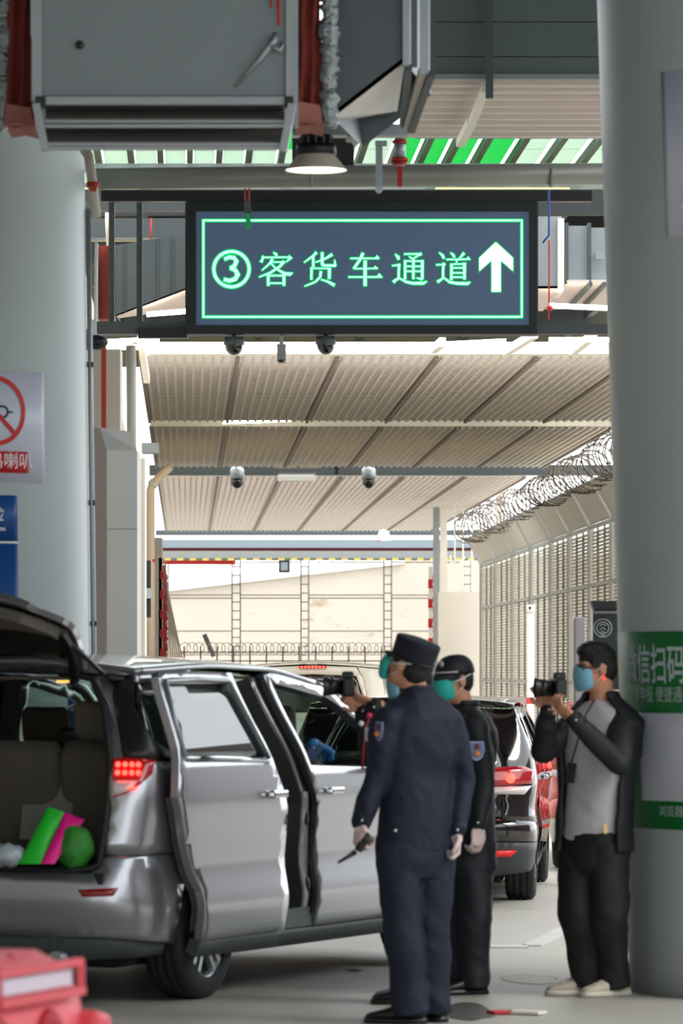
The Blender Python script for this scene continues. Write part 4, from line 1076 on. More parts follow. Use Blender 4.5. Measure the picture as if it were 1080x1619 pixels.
def wheel(parent, x, y, z, R, wd, side, spokes=5):
    "side +1: right side of the car (local -Y is outward)"
    o_ = -1 if side > 0 else 1; b = MB()
    prof = [(R*.66, -wd/2), (R*.70, -wd/2-.004), (R*.92, -wd/2), (R*.985, -wd*.42), (R, -wd*.30), (R, -.055), (R*.975, -.052), (R*.975, -.044), (R, -.040), (R, -.006), (R*.975, -.004), (R*.975, .004), (R, .006), (R, .040), (R*.975, .044), (R*.975, .052), (R, .055), (R, wd*.30), (R*.985, wd*.42), (R*.92, wd/2), (R*.70, wd/2+.004), (R*.66, wd/2)]
    w_ = b.lathe(prof, (x, y, z), 44, 'Y').build('tyre', M_rubber, parent, local=True)
    b = MB(); ro = R*.67
    b.lathe([(ro, -wd*.46), (ro, wd*.46), (ro*.93, wd*.42), (ro*.9, 0), (ro*.93, -wd*.42), (ro, -wd*.46)], (x, y, z), 40, 'Y')
    yo = y+o_*wd*.36
    b.lathe([(.0, o_*.02), (ro*.2, o_*.02), (ro*.24, 0), (ro*.24, -o_*.05)], (x, yo, z), 20, 'Y')
    for k in range(spokes):
        a = 2*math.pi*k/spokes+.3; d = Vector((math.cos(a), 0, math.sin(a))); q = Vector((-math.sin(a), 0, math.cos(a)))
        for sg in (-1, 1):
            p0 = Vector((x, yo, z))+d*ro*.15+q*sg*.02; p1 = Vector((x, yo+o_*.012, z))+d*ro*.93+q*sg*ro*.16
            b.bar(p0, p1, ro*.12, .03, up=(0, 1, 0))
    b.build('alloy_rim', M_alloy, parent, local=True)
    MB().lathe([(0.01, 0), (ro*.88, 0), (ro*.88, .02)], (x, y+o_*.01, z), 30, 'Y').build('brake_disc', M_dgrey, parent, local=True)
def roofmesh(c, x0, x1, name, m, parent, lift=0., shrink=0., n=30, k=14, thick=.02, rows=None):
    b = MB(); R1, R2 = [], []
    u0 = 0. if x0 <= 0 else c.ux(x0); u1 = c.Umax if x1 >= c.L else c.ux(x1)
    for i in range(n+1):
        u = lerp(u0, u1, i/n); z = c.ze(u); p = c.S0(u, z); y0 = abs(p.y)-shrink; bw = c.base(u)[1]
        row = []
        for j in range(k+1):
            t = -1+2*j/k; y = t*y0
            row.append(Vector((p.x, y, c.zs(c.base(u)[0])+c.crown*(1-(bw*t/c.W)**2)+lift)))
        R1.append(row)
    vs = [v for r in R1 for v in r]; N_ = len(vs); vs += [v-Vector((0, 0, thick)) for v in vs]
    fs = []
    for i in range(n):
        for j in range(k):
            a = i*(k+1)+j; fs.append((a, a+1, a+k+2, a+k+1)); fs.append(tuple(q+N_ for q in (a+k+1, a+k+2, a+1, a)))
    for i in range(n):
        a, e = i*(k+1), (i+1)*(k+1); fs.append((a, e, e+N_, a+N_)); fs.append((e+k, a+k, a+k+N_, e+k+N_))
    for j in range(k):
        a = j; fs.append((a+1, a, a+N_, a+1+N_)); a = n*(k+1)+j; fs.append((a, a+1, a+1+N_, a+N_))
    b.add(vs, fs, True); return b.build(name, m, parent, local=True)
def seat(parent, x, y, z0, m, h=.62, w=.5, head=True, name='seat'):
    b = MB()
    def pad(cx, cy, cz, dx, dy, dz, tilt=0):
        secs = []
        for k in range(9):
            t = -1+2*k/8; sc = (1-abs(t)**4)**.35 if abs(t) < 1 else .15
            ring = []
            for q in range(20):
                a = 2*math.pi*q/20; ca, sa = math.cos(a), math.sin(a); e = .45
                px_ = math.copysign(abs(ca)**e, ca)*dx/2*sc; py_ = math.copysign(abs(sa)**e, sa)*dy/2*(.86+.14*sc)
                zz = t*dz/2; ring.append(Vector((cx+px_-math.tan(tilt)*(zz+dz/2), cy+py_, cz+zz)))
            secs.append(ring)
        b.loft(secs)
    pad(x, y, z0+h/2, .16, w, h, .18); pad(x+.28, y, z0-.02, .55, w, .18)
    if head: pad(x-.13, y, z0+h+.10, .1, .26, .2, .1)
    return b.build(name, m, parent, local=True)

def common(c, root, paint, spec):
    "doors, fenders, roof, hood, wheels and glass shared by every vehicle; both sides"
    g = spec; mp = c.S
    Wr, Wf, Rw = g['wr'], g['wf'], g['R']; ra = Rw+.07; sl = g['sill']; zb0, zb1 = g['belt']
    zb = lambda x: lerp(zb0, zb1, max(0, min(1, x/3.3)))
    xB = g['xB']; xR = g['xR']; xF = g['xF']; lid = .028
    UX = c.ux
    for sd in (1, -1):
        sgn = lambda L: [(sd*u, z) for u, z in L]
        # front door
        Bp = g['Bedge']; top = [(u, z) for u, z in c.top(UX(Bp[0][0]+.02), UX(g['xA']), lid, 16)]
        fd = [(UX(x+.012), z) for x, z in Bp[::-1]]+top+[(UX(xF), zb(xF)-.02), (UX(xF), sl)]
        fd[0] = (fd[0][0], sl)
        win = [(UX(x+.07), z) for x, z in Bp[::-1] if z > zb(2.2)+.02]
        win = [(UX(g['Bat'](zb(2.2))+.07), zb(2.2))]+win+[(u, z) for u, z in c.top(UX(Bp[0][0]+.1), UX(g['xA']-.02), lid+.055, 12) if z > zb(3.2)+.03]+[(UX(xF-.1), zb(xF))]
        patch(mp, sgn(fd), 'front_door', paint, root, [sgn(win)], thick=.05)
        if not (g.get('open_win') and sd > 0): patch(mp, sgn(win), 'door_glass', g['glass_f'], root, off=-.02, thick=.006)
        # fender
        fe = [(UX(xF+.012), sl), (UX(xF+.012), zb(xF)-.02)]+[(u, z) for u, z in c.top(UX(g['xA']+.02), UX(c.L-.75), .02, 12) if u > UX(xF+.012)]
        fe += [(UX(c.L-.6), c.ze(UX(c.L-.6))-.03), (UX(c.L-.6), .62)]+[(UX(x), z) for x, z in arch(Wf, Rw, ra, .75, math.pi-.0, 12) if x < c.L-.62]+[(UX(Wf-ra-.02), sl)]
        patch(mp, sgn(fe), 'front_fender', paint, root, thick=.02)
        # sill
        patch(mp, sgn([(UX(Wr+ra), sl-.10), (UX(Wr+ra), sl-.01), (UX(Wf-ra), sl-.01), (UX(Wf-ra), sl-.10)]), 'side_sill', M_dgrey, root, off=-.01, thick=.1)
        for x in (Wr, Wf): wheel(root, x, -sd*(c.W-.03-.11), Rw, Rw, .21, sd)
        # door handle
        hx = g['handle'][0]; p = mp(sd*UX(hx), g['handle'][1], .02); MB().box(p, (.17, .04, .035)).build('door_handle', M_chrome, root, local=True, bevel=.01)
        # headlamp
        uh = c.uyf(.78); patch(mp, sgn([(uh-.42, .66), (uh-.40, .80), (uh, .76), (uh+.12, .70), (uh+.1, .60)]), 'head_lamp', M_lampclear, root, off=.008, thick=.03)
        # mirror
        pm = mp(sd*UX(g['xA']-.08), zb(3.)+.06, .10); MB().ball(pm, (.07, .11, .085), 16, 10).build('side_mirror', paint, root, local=True)
    # front bumper and grille
    uF = UX(c.L-.6); fb = [(uF, .62), (c.Umax, .64), (c.Umax, .22), (UX(Wf+ra*.72), .22)]
    for sd in (1, -1): 
        patch(mp, [(sd*u, z) for u, z in ([(uF, c.ze(uF)-.04), (c.Umax, c.ze(c.Umax)-.03), (c.Umax, .24), (UX(Wf+ra), .24), (UX(Wf+ra), .45)])], 'front_bumper', paint, root, thick=.03)
        patch(mp, [(sd*u, z) for u, z in [(c.Umax-.5, .56), (c.Umax, .58), (c.Umax, .42), (c.Umax-.42, .42)]], 'front_grille', M_blackpl, root, off=.012, thick=.02)
    roofmesh(c, g.get('roof0', 0), g['xw0'], 'roof', paint, root)
    roofmesh(c, g['xw0'], g['xw1'], 'windscreen', g['glass_f'], root, shrink=.06, thick=.006)
    for sd in (1, -1):   # A pillars
        b = MB(); pts = []
        for k in range(9):
            u = lerp(c.ux(g['xw0']), c.ux(g['xw1']), k/8); p = c.S0(sd*u, c.ze(u)); pts.append(p+Vector((0, sd*.035, -.01)))
        b.ring(pts, .032, 8); b.build('windscreen_pillar', paint, root, local=True)
    roofmesh(c, g['xw1'], c.L, 'hood', paint, root, n=24)
    # underbody
    MB().lohi((.35, -.62, sl-.12), (c.L-.4, .62, sl+.12)).build('underbody', M_under, root, local=True)
    MB().lohi((.2, -.78, sl+.1), (c.L-1.1, .78, sl+.16)).build('cabin_floor', M_carpet, root, local=True)
    MB().lohi((c.L-1.45, -.74, sl+.2), (c.L-1.1, .74, zb1-.14)).build('dashboard', M_blackpl, root, local=True, bevel=.05)
    b = MB(); pc = Vector((c.L-1.62, g.get('helm', .36), .88)); R3 = Euler((0, -.45, 0)).to_matrix(); 
    b.ring([pc+R3 @ Vector((0, .18*math.cos(t), .18*math.sin(t))) for t in [2*math.pi*k/24 for k in range(25)]], .016, 8); b.bar(pc, pc+Vector((.25, 0, -.1)), .05); b.build('steering_wheel', M_blackpl, root, local=True)

# ----------------------------------------------------------------- the silver van
def van():
    th = math.radians(24.0)
    root = thing('silver_van', 'silver minivan with its tailgate raised and side door slid open', 'van', (-1.815, 21.50, 0), math.pi/2-th)
    c = Car(.895, 4.75, .42, 3.0, .95, 2.4,
        [(.15, .10), (.35, .02), (.5, -.03), (.64, -.02), (.74, .03), (1.05, .07), (1.66, .33)], [(.2, .1), (.5, 0), (.7, .05), (1., .3)],
        [(.15, .09), (.3, .03), (.47, 0), (.66, .028), (.85, .012), (1.0, 0), (1.15, .015), (1.66, .165)],
        [(0, 1.60), (.35, 1.635), (1.2, 1.66), (1.9, 1.645), (2.5, 1.575), (3.1, 1.33), (3.65, 1.08), (4.05, .95), (4.5, .82), (4.75, .70)], .055)
    paint = mat('silver_paint', (166, 166, 171), .28, metal=.82, coat=1., var=.0)
    Bedge = [(1.80, 1.60), (1.89, 1.37), (2.03, 1.12), (2.145, .93), (2.15, .24)]
    def Bat(z):
        for (xa, za), (xb, zb_) in zip(Bedge, Bedge[1:]):
            if z >= zb_: return lerp(xb, xa, (z-zb_)/(za-zb_))
        return 2.15
    common(c, root, paint, dict(wr=.90, wf=3.78, R=.325, sill=.30, belt=(1.21, 1.10), xB=2.15, xR=1., xF=3.35, Bedge=Bedge, Bat=Bat, xA=3.15, handle=(2.33, 1.00), glass_f=G_clear, xw0=2.45, xw1=3.85, roof0=.0, helm=-.38, open_win=True))
    mp = c.S; UX = c.ux; o_ = c.uy(.70)
    # B pillar frame seen in the door opening
    for sd in (1, -1):
        s_ = lambda L: [(sd*u, z) for u, z in L]
        patch(mp, s_([(UX(x-.10), z) for x, z in Bedge[::-1]]+[(UX(x), z) for x, z in Bedge]), 'centre_pillar', paint if sd > 0 else paint, root, off=-.035, thick=.09)
        patch(mp, s_([(UX(x-.02), z) for x, z in Bedge[::-1]]+[(UX(x+.015), z) for x, z in Bedge]), 'door_seal', M_seal, root, off=-.015, thick=.03, h=.05)
        # quarter panel with corner window
        qu = [(UX(1.0), .74), (o_, .74), (o_, 1.2), (c.uy(.66), 1.45), (c.uy(.60), 1.60)]+c.top(c.uy(.66), UX(.92), .035)[2:]+[(UX(.93), 1.25), (UX(.83), 1.0)]
        qu = [(UX(.98), .74), (o_, .74), (o_, 1.2), (c.uy(.67), 1.48), (c.uy(.645), c.ze(c.uy(.645))-.035)]+c.top(c.uy(.70), UX(.95), .022)+[(UX(.93), 1.25), (UX(.85), 1.0)]
        ug = c.uy(.80)
        wq = [(ug+.05, 1.22), (ug+.0, 1.50), (ug+.03, 1.57), (UX(.84), 1.585), (UX(.80), 1.30), (UX(.66), 1.20)]
        patch(mp, s_(qu), 'quarter_panel', paint, root, [s_(wq)], thick=.04)
        patch(mp, s_([(u, z) for u, z in wq]), 'quarter_glass', G_dark, root, off=-.012, thick=.006)
        patch(mp, s_([(ug-.055, 1.205), (ug-.10, 1.5), (ug-.07, 1.605), (ug+.10, 1.61), (ug+.05, 1.45), (UX(.30), 1.30), (UX(.55), 1.20), (UX(.5), 1.185)]), 'window_surround', M_blackpl, root, off=.004, thick=.012)
        # lining
        patch(mp, s_([(UX(.98), .62), (o_+.02, .62), (o_+.02, 1.2), (c.uy(.70), 1.45), (c.uy(.68), 1.58), (UX(.95), 1.58)]), 'pillar_lining', M_lin, root, [s_([(u+.02*k, z) for (u, z), k in zip(wq, (2, 3, 0, -2, -3, 0))])], off=-.06, thick=.02)
        # tail lamp
        tl = patch(mp, s_([(o_+.012, 1.20), (UX(.12), 1.205), (UX(.27), 1.195), (UX(.24), 1.13), (UX(.17), 1.075), (c.uy(.77), 1.03), (o_+.012, 1.015)]), 'tail_lamp', M_lampred, root, off=.012, thick=.03, h=.04)
        cl = patch(mp, s_([(o_+.014, 1.095), (c.uy(.82), 1.095), (c.uy(.79), 1.05), (o_+.014, 1.022)]), 'clear_lens', M_lampclear, tl, off=.016, thick=.02, h=.04)
        for i_ in range(4):
            for j in range(2):
                p = mp(sd*(c.uy(.735)+i_*.036), 1.132+j*.038, .018); MB().ball(p, .013, 10, 8).build('lamp_bulb', M_lampon, tl, local=True)
        MB().ball(mp(sd*c.uy(.80), 1.06, .02), (.02, .03, .006), 10, 8).build('lamp_bulb', M_lampon, tl, local=True)
        # reflector
        patch(mp, s_([(c.uy(.60), .575), (c.uy(.78), .585), (c.uy(.755), .545), (c.uy(.62), .54)]), 'bumper_reflector', M_refl, root, off=.012, thick=.02, h=.04)
        # bumper side
        ar_ = [(UX(x), z) for x, z in arch(.90, .325, .40, math.pi*.78, math.pi*1.0, 8)]
        bp = [(0, .655), (c.uy(.66), .655), (o_, .68), (o_, .735), (UX(.62), .735)]+ar_+[(UX(.5), .30), (c.uy(.7), .345), (0, .355)]
        bv = [(0, .35), (c.uy(.7), .34), (UX(.49), .295), (UX(.49), .235), (c.uy(.6), .215), (0, .215)]
        if sd > 0:
            patch(mp, bp+[(-u, z) for u, z in bp[::-1][1:-1]], 'rear_bumper', paint, root, thick=.04)
            patch(mp, bv+[(-u, z) for u, z in bv[::-1][1:-1]], 'bumper_valance', M_dgrey, root, off=-.03, thick=.05)
        # wheel house
        b = MB(); b.lathe([(.40, 0), (.40, .30), (.05, .30)], (.90, sd*-.57 if sd > 0 else .57, .325), 30, Euler((math.pi/2 if sd < 0 else -math.pi/2, 0, 0)).to_matrix())
        b = MB(); pts = arch(.90, .325, .405, -.15, math.pi+.15, 18)
        y0, y1 = (-.56, -.86) if sd > 0 else (.56, .86)
        vs = [Vector((x, y, z)) for x, z in pts for y in (y0, y1)]; b.add(vs, [(2*i, 2*i+1, 2*i+3, 2*i+2) for i in range(len(pts)-1)], True)
        b.prism([(x, z) for x, z in pts], .01, (0, y0, 0)); b.build('wheel_house', M_under, root, local=True)
    # sliding doors: the right one slid back
    de = [(.95, 1.60), (.93, 1.25), (.86, 1.02), (.99, .76), (1.15, .55), (1.18, .31)]
    for sd in (1, -1):
        s_ = lambda L: [(sd*u, z) for u, z in L]
        top = [q for q in c.top(UX(.97), UX(1.79), .03, 12)]
        out = [(UX(x), z) for x, z in de[::-1]]+top+[(UX(x-.005), z if z > .3 else .31) for x, z in Bedge]
        win = [(UX(1.0), 1.215), (UX(1.03), 1.565), (UX(1.715), 1.565), (UX(1.81), 1.37), (UX(1.92), 1.19)]
        X = Matrix.Translation(Vector((-.57, -.10, 0))) if sd > 0 else Matrix.Identity(4)
        d_ = patch(mp, s_(out), 'sliding_door', paint, root, [s_(win)], thick=.04, xf=X)
        patch(mp, s_(win), 'door_glass', G_dark, d_, off=-.015, thick=.006, xf=X)
        def strip(L, w_, off, m_, nm):
            b = MB(); pts = [X @ mp(sd*UX(x), z, off) for x, z in L]; b.ring(pts, w_, 6); b.build(nm, m_, d_, local=True)
        strip([(.98, 1.205), (1.3, 1.20), (1.6, 1.19), (1.93, 1.175)], .012, .004, M_chrome, 'belt_trim')
        strip([(.985, 1.21), (.99, 1.4), (1.015, 1.58), (1.4, 1.585), (1.73, 1.575), (1.83, 1.38), (1.94, 1.185)], .014, .002, M_black if sd < 0 else mat('frame_satin', (150, 154, 156), .35, metal=.5), 'window_frame_trim')
        p = X @ mp(sd*UX(1.97), 1.005, .02); MB().box(p, (.18, .04, .04)).build('door_handle', M_chrome, d_, local=True, bevel=.012)
        patch(mp, s_([(UX(1.19), .31), (UX(1.19), .22), (UX(2.13), .22), (UX(2.13), .31)]), 'door_sill', M_dgrey, d_, off=-.01, thick=.06, xf=X)
        # inner door face
        patch(mp, s_([(UX(x+.03), max(z, .34)) for x, z in de[::-1] if z < 1.2]+[(UX(1.9), 1.18), (UX(2.10), .93), (UX(2.11), .34)]), 'door_lining', M_lin, d_, off=-.057, thick=.03, xf=X)
    # sill step and rail of the open doorway, pillar latch holes
    MB().lohi((1.2, -.86, .30), (3.3, -.70, .40)).build('door_step', M_dgrey, root, local=True)
    for z in (.86, .52):
        p = mp(UX(Bat(z)-.05), z, -.03); MB().ball(p, (.03, .012, .04), 12, 8).build('latch_hole', M_black, root, local=True)
    patch(mp, [(UX(2.03), 1.0), (UX(2.04), .33), (UX(2.10), .33), (UX(2.09), 1.0)], 'pillar_plate', M_chrome if False else mat('pillar_plate', (196, 198, 200), .35, metal=.3), root, off=-.028, thick=.01)
    # tailgate, hinged at the roof edge
    hx, hz = .33, 1.655
    R = Matrix.Translation((hx, 0, hz)) @ Matrix.Rotation(math.radians(93), 4, 'Y') @ Matrix.Translation((-hx, 0, -hz))
    y1 = c.uy(.685)
    half = [(0, .68), (y1, .70), (y1, 1.15), (c.uy(.66), 1.42), (c.uy(.62), 1.60), (0, 1.625)]
    full = half+[(-u, z) for u, z in half[::-1][1:-1]]
    gh = [(0, 1.13), (c.uy(.60), 1.14), (c.uy(.57), 1.50), (0, 1.53)]; gfull = gh+[(-u, z) for u, z in gh[::-1][1:-1]]
    t = patch(mp, full, 'tailgate', paint, root, [gfull], thick=.03, xf=R)
    patch(mp, gfull, 'rear_glass', G_dd, t, off=-.008, thick=.006, xf=R)
    half2 = [(0, .72), (y1-.04, .74), (y1-.04, 1.12), (0, 1.10)]; f2 = half2+[(-u, z) for u, z in half2[::-1][1:-1]]
    patch(mp, f2, 'gate_lining', M_lin, t, off=-.05, thick=.05, xf=R)
    for sg in (1, -1):
        patch(mp, [(sg*u, z) for u, z in [(y1-.06, 1.10), (y1-.015, 1.12), (c.uy(.645), 1.42), (c.uy(.60), 1.58), (c.uy(.55), 1.57), (c.uy(.60), 1.40)]], 'gate_frame', M_blackpl, t, off=-.045, thick=.03, xf=R)
        b = MB(); b.ring([Vector((.50, sg*-.62, 1.50)), R @ mp(sg*(y1-.05), 1.20, -.06)], .011, 8); b.build('gas_strut', M_blackpl, t, local=True)
    p = R @ mp(0, .78, -.10); MB().box(p, (.09, .14, .05)).build('gate_latch', M_chrome, t, local=True, bevel=.01)
    MB().box(R @ mp(0, .92, .015), (.02, .5, .03)).build('plate_trim', M_chrome, t, local=True)
    # aperture seal and inner rim
    b = MB(); rim = [(o_-.01, .70), (c.uy(.69), .95), (c.uy(.695), 1.2), (c.uy(.665), 1.45), (c.uy(.60), 1.59), (c.uy(.40), 1.625), (0, 1.635)]
    pts = [mp(u, z, -.005) for u, z in [(0, .668), (c.uy(.55), .668), (c.uy(.66), .68)]+rim]+[mp(-u, z, -.005) for u, z in rim[::-1][1:]]+[mp(-u, z, -.005) for u, z in [(c.uy(.66), .68), (c.uy(.55), .668), (0, .668)]]
    b.ring(pts, .018, 8); b.build('opening_seal', M_seal, root, local=True)
    # inside: floor, third row, second row, front seats, things seen
    MB().lohi((.06, -.70, .60), (1.0, .70, .655)).build('cargo_floor', M_carpet, root, local=True)
    for y in (-.45, 0., .45):
        seat(root, .66, y, .66, M_seat, .62, .455, y != 0, 'rear_seat')
    for y in (-.42, .42): seat(root, 1.75, y, .62, M_seat, .62, .5, True, 'middle_seat'); seat(root, 2.75, y, .62, M_seat, .62, .5, True, 'front_seat')
    b = MB().box((.535, -.16, .96), (.02, .28, .34), (0, .18, 0)); b.build('seat_back_panel', mat('panel_grey', (112, 112, 108), .6), root, local=True)
    b = MB().ring([(.50, -.47, 1.14), (.535, -.47, .99), (.55, -.42, .94), (.55, -.50, .90), (.55, -.57, .94), (.54, -.52, 1.0)], .012, 8); b.build('belt_bracket', M_lin, root, local=True)
    MB().ring([(.52, -.24, 1.31), (.52, -.42, 1.33), (.55, -.68, 1.30)], .035, 10).build('rolled_blind', M_black, root, local=True)
    MB().lohi((.35, -.66, 1.585), (2.5, .66, 1.60)).build('headliner', M_lin, root, local=True)
    MB().box((.42, -.30, 1.575), (.04, .05, .012)).build('cabin_lamp', mat('amber_lamp', (255, 190, 90), .4, emit=.5), root, local=True)
    # exhaust
    MB().ring([(.05, -.45, .24), (.5, -.45, .24)], .035, 14).build('exhaust_pipe', M_galv, root, local=True)
    MB().lohi((.30, -.60, .20), (.75, .1, .30)).build('muffler', M_under, root, local=True)
    return root, c
VAN, VC = van()
def vl(x, y, z): return XF[VAN.name] @ Vector((x, -y, z))     # y to the right
# cargo
def cushion(c, r, axes, nm, m, label, cat):
    b = MB(); vs = []; 
    b.ball(c, r, 24, 16, axes)
    for i, v in enumerate(b.v):
        d = v-Vector(c); b.v[i] = v+d*(.12*noise.noise(d*14))
    return b
root = thing('folded_bag', 'flat green and magenta bag leaning in the open van boot', 'bag', vl(.25, .30, .66))
mg = mat('neon_green', (22, 190, 40), .5, bump=.3, bscale=12); mm = mat('neon_magenta', (236, 16, 140), .5, bump=.3, bscale=12)
def slab(q, t, m, nm):
    b = MB(); vs = []; fs = []; n = 8
    q = [Vector(v) for v in q]; nr = (q[1]-q[0]).cross(q[3]-q[0]).normalized()
    for sgn in (1, -1):
        for i in range(n+1):
            for j in range(n+1):
                u, v = i/n, j/n; p = q[0]*(1-u)*(1-v)+q[1]*u*(1-v)+q[2]*u*v+q[3]*(1-u)*v
                h = t*math.sin(math.pi*u)**.5*math.sin(math.pi*v)**.5
                vs.append(p+nr*sgn*h)
    K = (n+1)**2
    for i in range(n):
        for j in range(n):
            a = i*(n+1)+j; fs += [(a, a+1, a+n+2, a+n+1), tuple(x+K for x in (a+n+1, a+n+2, a+1, a))]
    b.add(vs, fs, True); return b.build(nm, m, root)
DB = 21.25
slab([P(28, 1366, DB), P(64, 1366, DB-.02), P(102, 1284, DB+.15), P(76, 1275, DB+.15)], .03, mg, 'green_half')
slab([P(64, 1366, DB-.02), P(86, 1366, DB-.02), P(134, 1296, DB+.15), P(102, 1284, DB+.15)], .03, mm, 'magenta_half')
b = MB(); b.ball(P(118, 1340, 21.35), (.085, .09, .11), 22, 14)
for i, v in enumerate(b.v): b.v[i] = v+Vector((1, .3, .4))*.03*noise.noise(v*12)
tag(b.build('green_bag', mat('bag_green', (38, 128, 34), .6, var=.3, vscale=18, bump=.5, bscale=20)), 'crumpled darker green bag beside the magenta bag in the van boot', 'bag')
b = MB(); b.ball(P(8, 1352, 21.3), (.10, .08, .055), 22, 12)
for i, v in enumerate(b.v): b.v[i] = v+Vector((.3, .3, 1))*.02*noise.noise(v*20)
tag(b.build('plastic_bag', mat('clear_plastic', (170, 178, 186), .15, coat=.5, bump=.8, bscale=25)), 'crumpled greyish plastic bag low in the van boot by the green bag', 'bag')

# ----------------------------------------------------------------- closed cars
def closed_car(root, W, L, H, paint, ar, nr, lamp, clad=None, belt=.95, glass=G_dark, R=.34, sill=.26, lampz=(.82, .95), lampy=(.55, .86), plate=None, highlamp=None, boxy=False, reflz=.36, chrome_edge=True):
    lean = .30 if not boxy else .10
    c = Car(W, L, ar, nr, .9, 2.4, [(.12, .12), (.35, .0), (.5, -.05), (.7, -.02), (belt-.05, .03), (H, lean)], [(.2, .1), (.5, 0), (.7, .05), (1., .3)],
        [(.15, .08), (.3, .03), (.5, 0), (.66, .02), (.85, .0), (belt, .02), (H, .19 if not boxy else .10)],
        [(0, H-.09), (.4, H-.06), (1.4, H-.045), (2.0, H-.06), (2.5, H-.13), (3.0, H-.33), (3.4, belt+.04), (3.9, belt-.05), (L-.2, .74), (L, .62)] if not boxy else
        [(0, H-.07), (.5, H-.05), (2.2, H-.05), (2.7, H-.12), (3.1, belt+.1), (3.4, belt), (L-.2, belt-.1), (L, belt-.2)], .045)
    Bedge = [(1.9, H-.10), (1.93, belt+.1), (1.95, belt-.2), (1.95, sill)]
    def Bat(z): return 1.93
    wr, wf = .85, L-.9
    common(c, root, paint, dict(wr=wr, wf=wf, R=R, sill=sill, belt=(belt+.03, belt-.0), xB=1.95, xR=.9, xF=2.95, Bedge=Bedge, Bat=Bat, xA=2.85, handle=(2.1, belt-.12), glass_f=glass, xw0=2.3, xw1=3.42))
    mp, UX = c.S, c.ux; ra = R+.06; ol = c.uy(.66); xr = UX(.35)
    for sd in (1, -1):
        s_ = lambda Lq: [(sd*u, z) for u, z in Lq]
        # rear door + quarter with glass
        rd = [(UX(1.25), sill), (UX(1.25), .5), (UX(1.05), .75), (UX(1.05), belt)]+c.top(UX(1.08), UX(1.88), .045, 8)+[(UX(1.92), belt), (UX(1.935), sill)]
        w1 = [(UX(1.12), belt+.03), (UX(1.12), H-.17), (UX(1.80), H-.15), (UX(1.84), belt+.03)]
        patch(mp, s_(rd), 'rear_door', paint, root, [s_(w1)], thick=.05); patch(mp, s_(w1), 'door_glass', glass, root, off=-.02, thick=.006)
        if chrome_edge:
            b = MB(); b.ring([mp(sd*u, z, .006) for u, z in [(UX(.45), belt+.03), (UX(.62), H-.17), (UX(.8), H-.14), (UX(1.8), H-.13)]], .010, 6); b.build('window_trim', M_chrome, root, local=True)
        p = mp(sd*UX(1.35), belt-.12, .02); MB().box(p, (.17, .04, .035)).build('door_handle', M_chrome, root, local=True, bevel=.01)
        q = [(ol, .60), (ol, belt), (c.uy(.60), H-.2), (c.uy(.55), c.ze(c.uy(.55))-.02)]+c.top(c.uy(.58), UX(1.03), .03, 20)+[(UX(1.04), .75), (UX(1.15), .58)]+[(UX(x), z) for x, z in arch(wr, R, ra, .8, math.pi*.82, 10)]+[(UX(.4), .56)]
        w2 = [(UX(.5), belt+.04), (UX(.62), H-.2), (UX(.98), H-.18), (UX(.98), belt+.04)]
        patch(mp, s_(q), 'quarter_panel', paint, root, [s_(w2)], thick=.03); patch(mp, s_(w2), 'quarter_glass', glass, root, off=-.012, thick=.006)
        tl = patch(mp, s_([(c.uy(lampy[0]), lampz[1]), (c.uy(.80), lampz[1]+.01), (c.uy(.86), lampz[1]-.02), (c.uy(.84), lampz[0]+.02), (c.uy(lampy[0]), lampz[0])]), 'tail_lamp', lamp, root, off=.018, thick=.04, h=.05)
        um = c.uy(.70); MB().ball(mp(sd*um, (lampz[0]+lampz[1])/2-.01, .02), .035, 12, 8).build('lamp_bulb', M_lampon, tl, local=True)
        patch(mp, s_([(c.uy(lampy[0]), lampz[0]-.005), (c.uy(.84), lampz[0]+.005), (c.uy(.80), lampz[0]-.055), (c.uy(lampy[0]), lampz[0]-.05)]), 'clear_lens', M_lampclear, tl, off=.016, thick=.03, h=.05)
        bm_ = clad or paint
        bu = [(0, .62), (ol, .60), (UX(.38), .56)]+[(UX(x), z) for x, z in arch(wr, R, ra, math.pi*.84, math.pi*.99, 6)]+[(UX(.42), .42), (0, .44)]
        patch(mp, s_(bu), 'rear_bumper', paint, root, thick=.04)
        patch(mp, s_([(0, .445), (UX(.42), .425), (UX(.43), .24), (c.uy(.5), .19), (0, .20)]), 'bumper_cladding', clad or M_dgrey, root, off=.004, thick=.05)
        patch(mp, s_([(c.uy(.50), reflz+.02), (c.uy(.76), reflz+.02), (c.uy(.72), reflz-.02), (c.uy(.53), reflz-.02)]), 'bumper_reflector', mat('reflector_bright', (205, 34, 36), .3, emit=.12), root, off=.018, thick=.02, h=.05)
        b = MB(); pts = arch(wr, R, ra+.005, -.1, math.pi+.1, 16); y0, y1 = (-.56, -W+.04) if sd > 0 else (.56, W-.04)
        b.add([Vector((x, y, z)) for x, z in pts for y in (y0, y1)], [(2*i, 2*i+1, 2*i+3, 2*i+2) for i in range(len(pts)-1)], True)
        b.prism([(x, z) for x, z in pts], .01, (0, y0, 0)); b.build('wheel_house', M_under, root, local=True)
    y1 = c.uy(.655)
    hf = [(0, .625), (y1, .61), (y1, belt), (c.uy(.60), H-.2), (c.uy(.54), c.ze(c.uy(.54))-.03), (0, c.ze(0)-.03)]; full = hf+[(-u, z) for u, z in hf[::-1][1:-1]]
    gw = .60 if not boxy else .64
    gh = [(0, belt+.05), (c.uy(gw), belt+.04), (c.uy(.53), H-.17), (0, H-.15)]; gf = gh+[(-u, z) for u, z in gh[::-1][1:-1]]
    t = patch(mp, full, 'tailgate', paint, root, [gf], thick=.03); patch(mp, gf, 'rear_glass', G_dd, t, off=-.01, thick=.006)
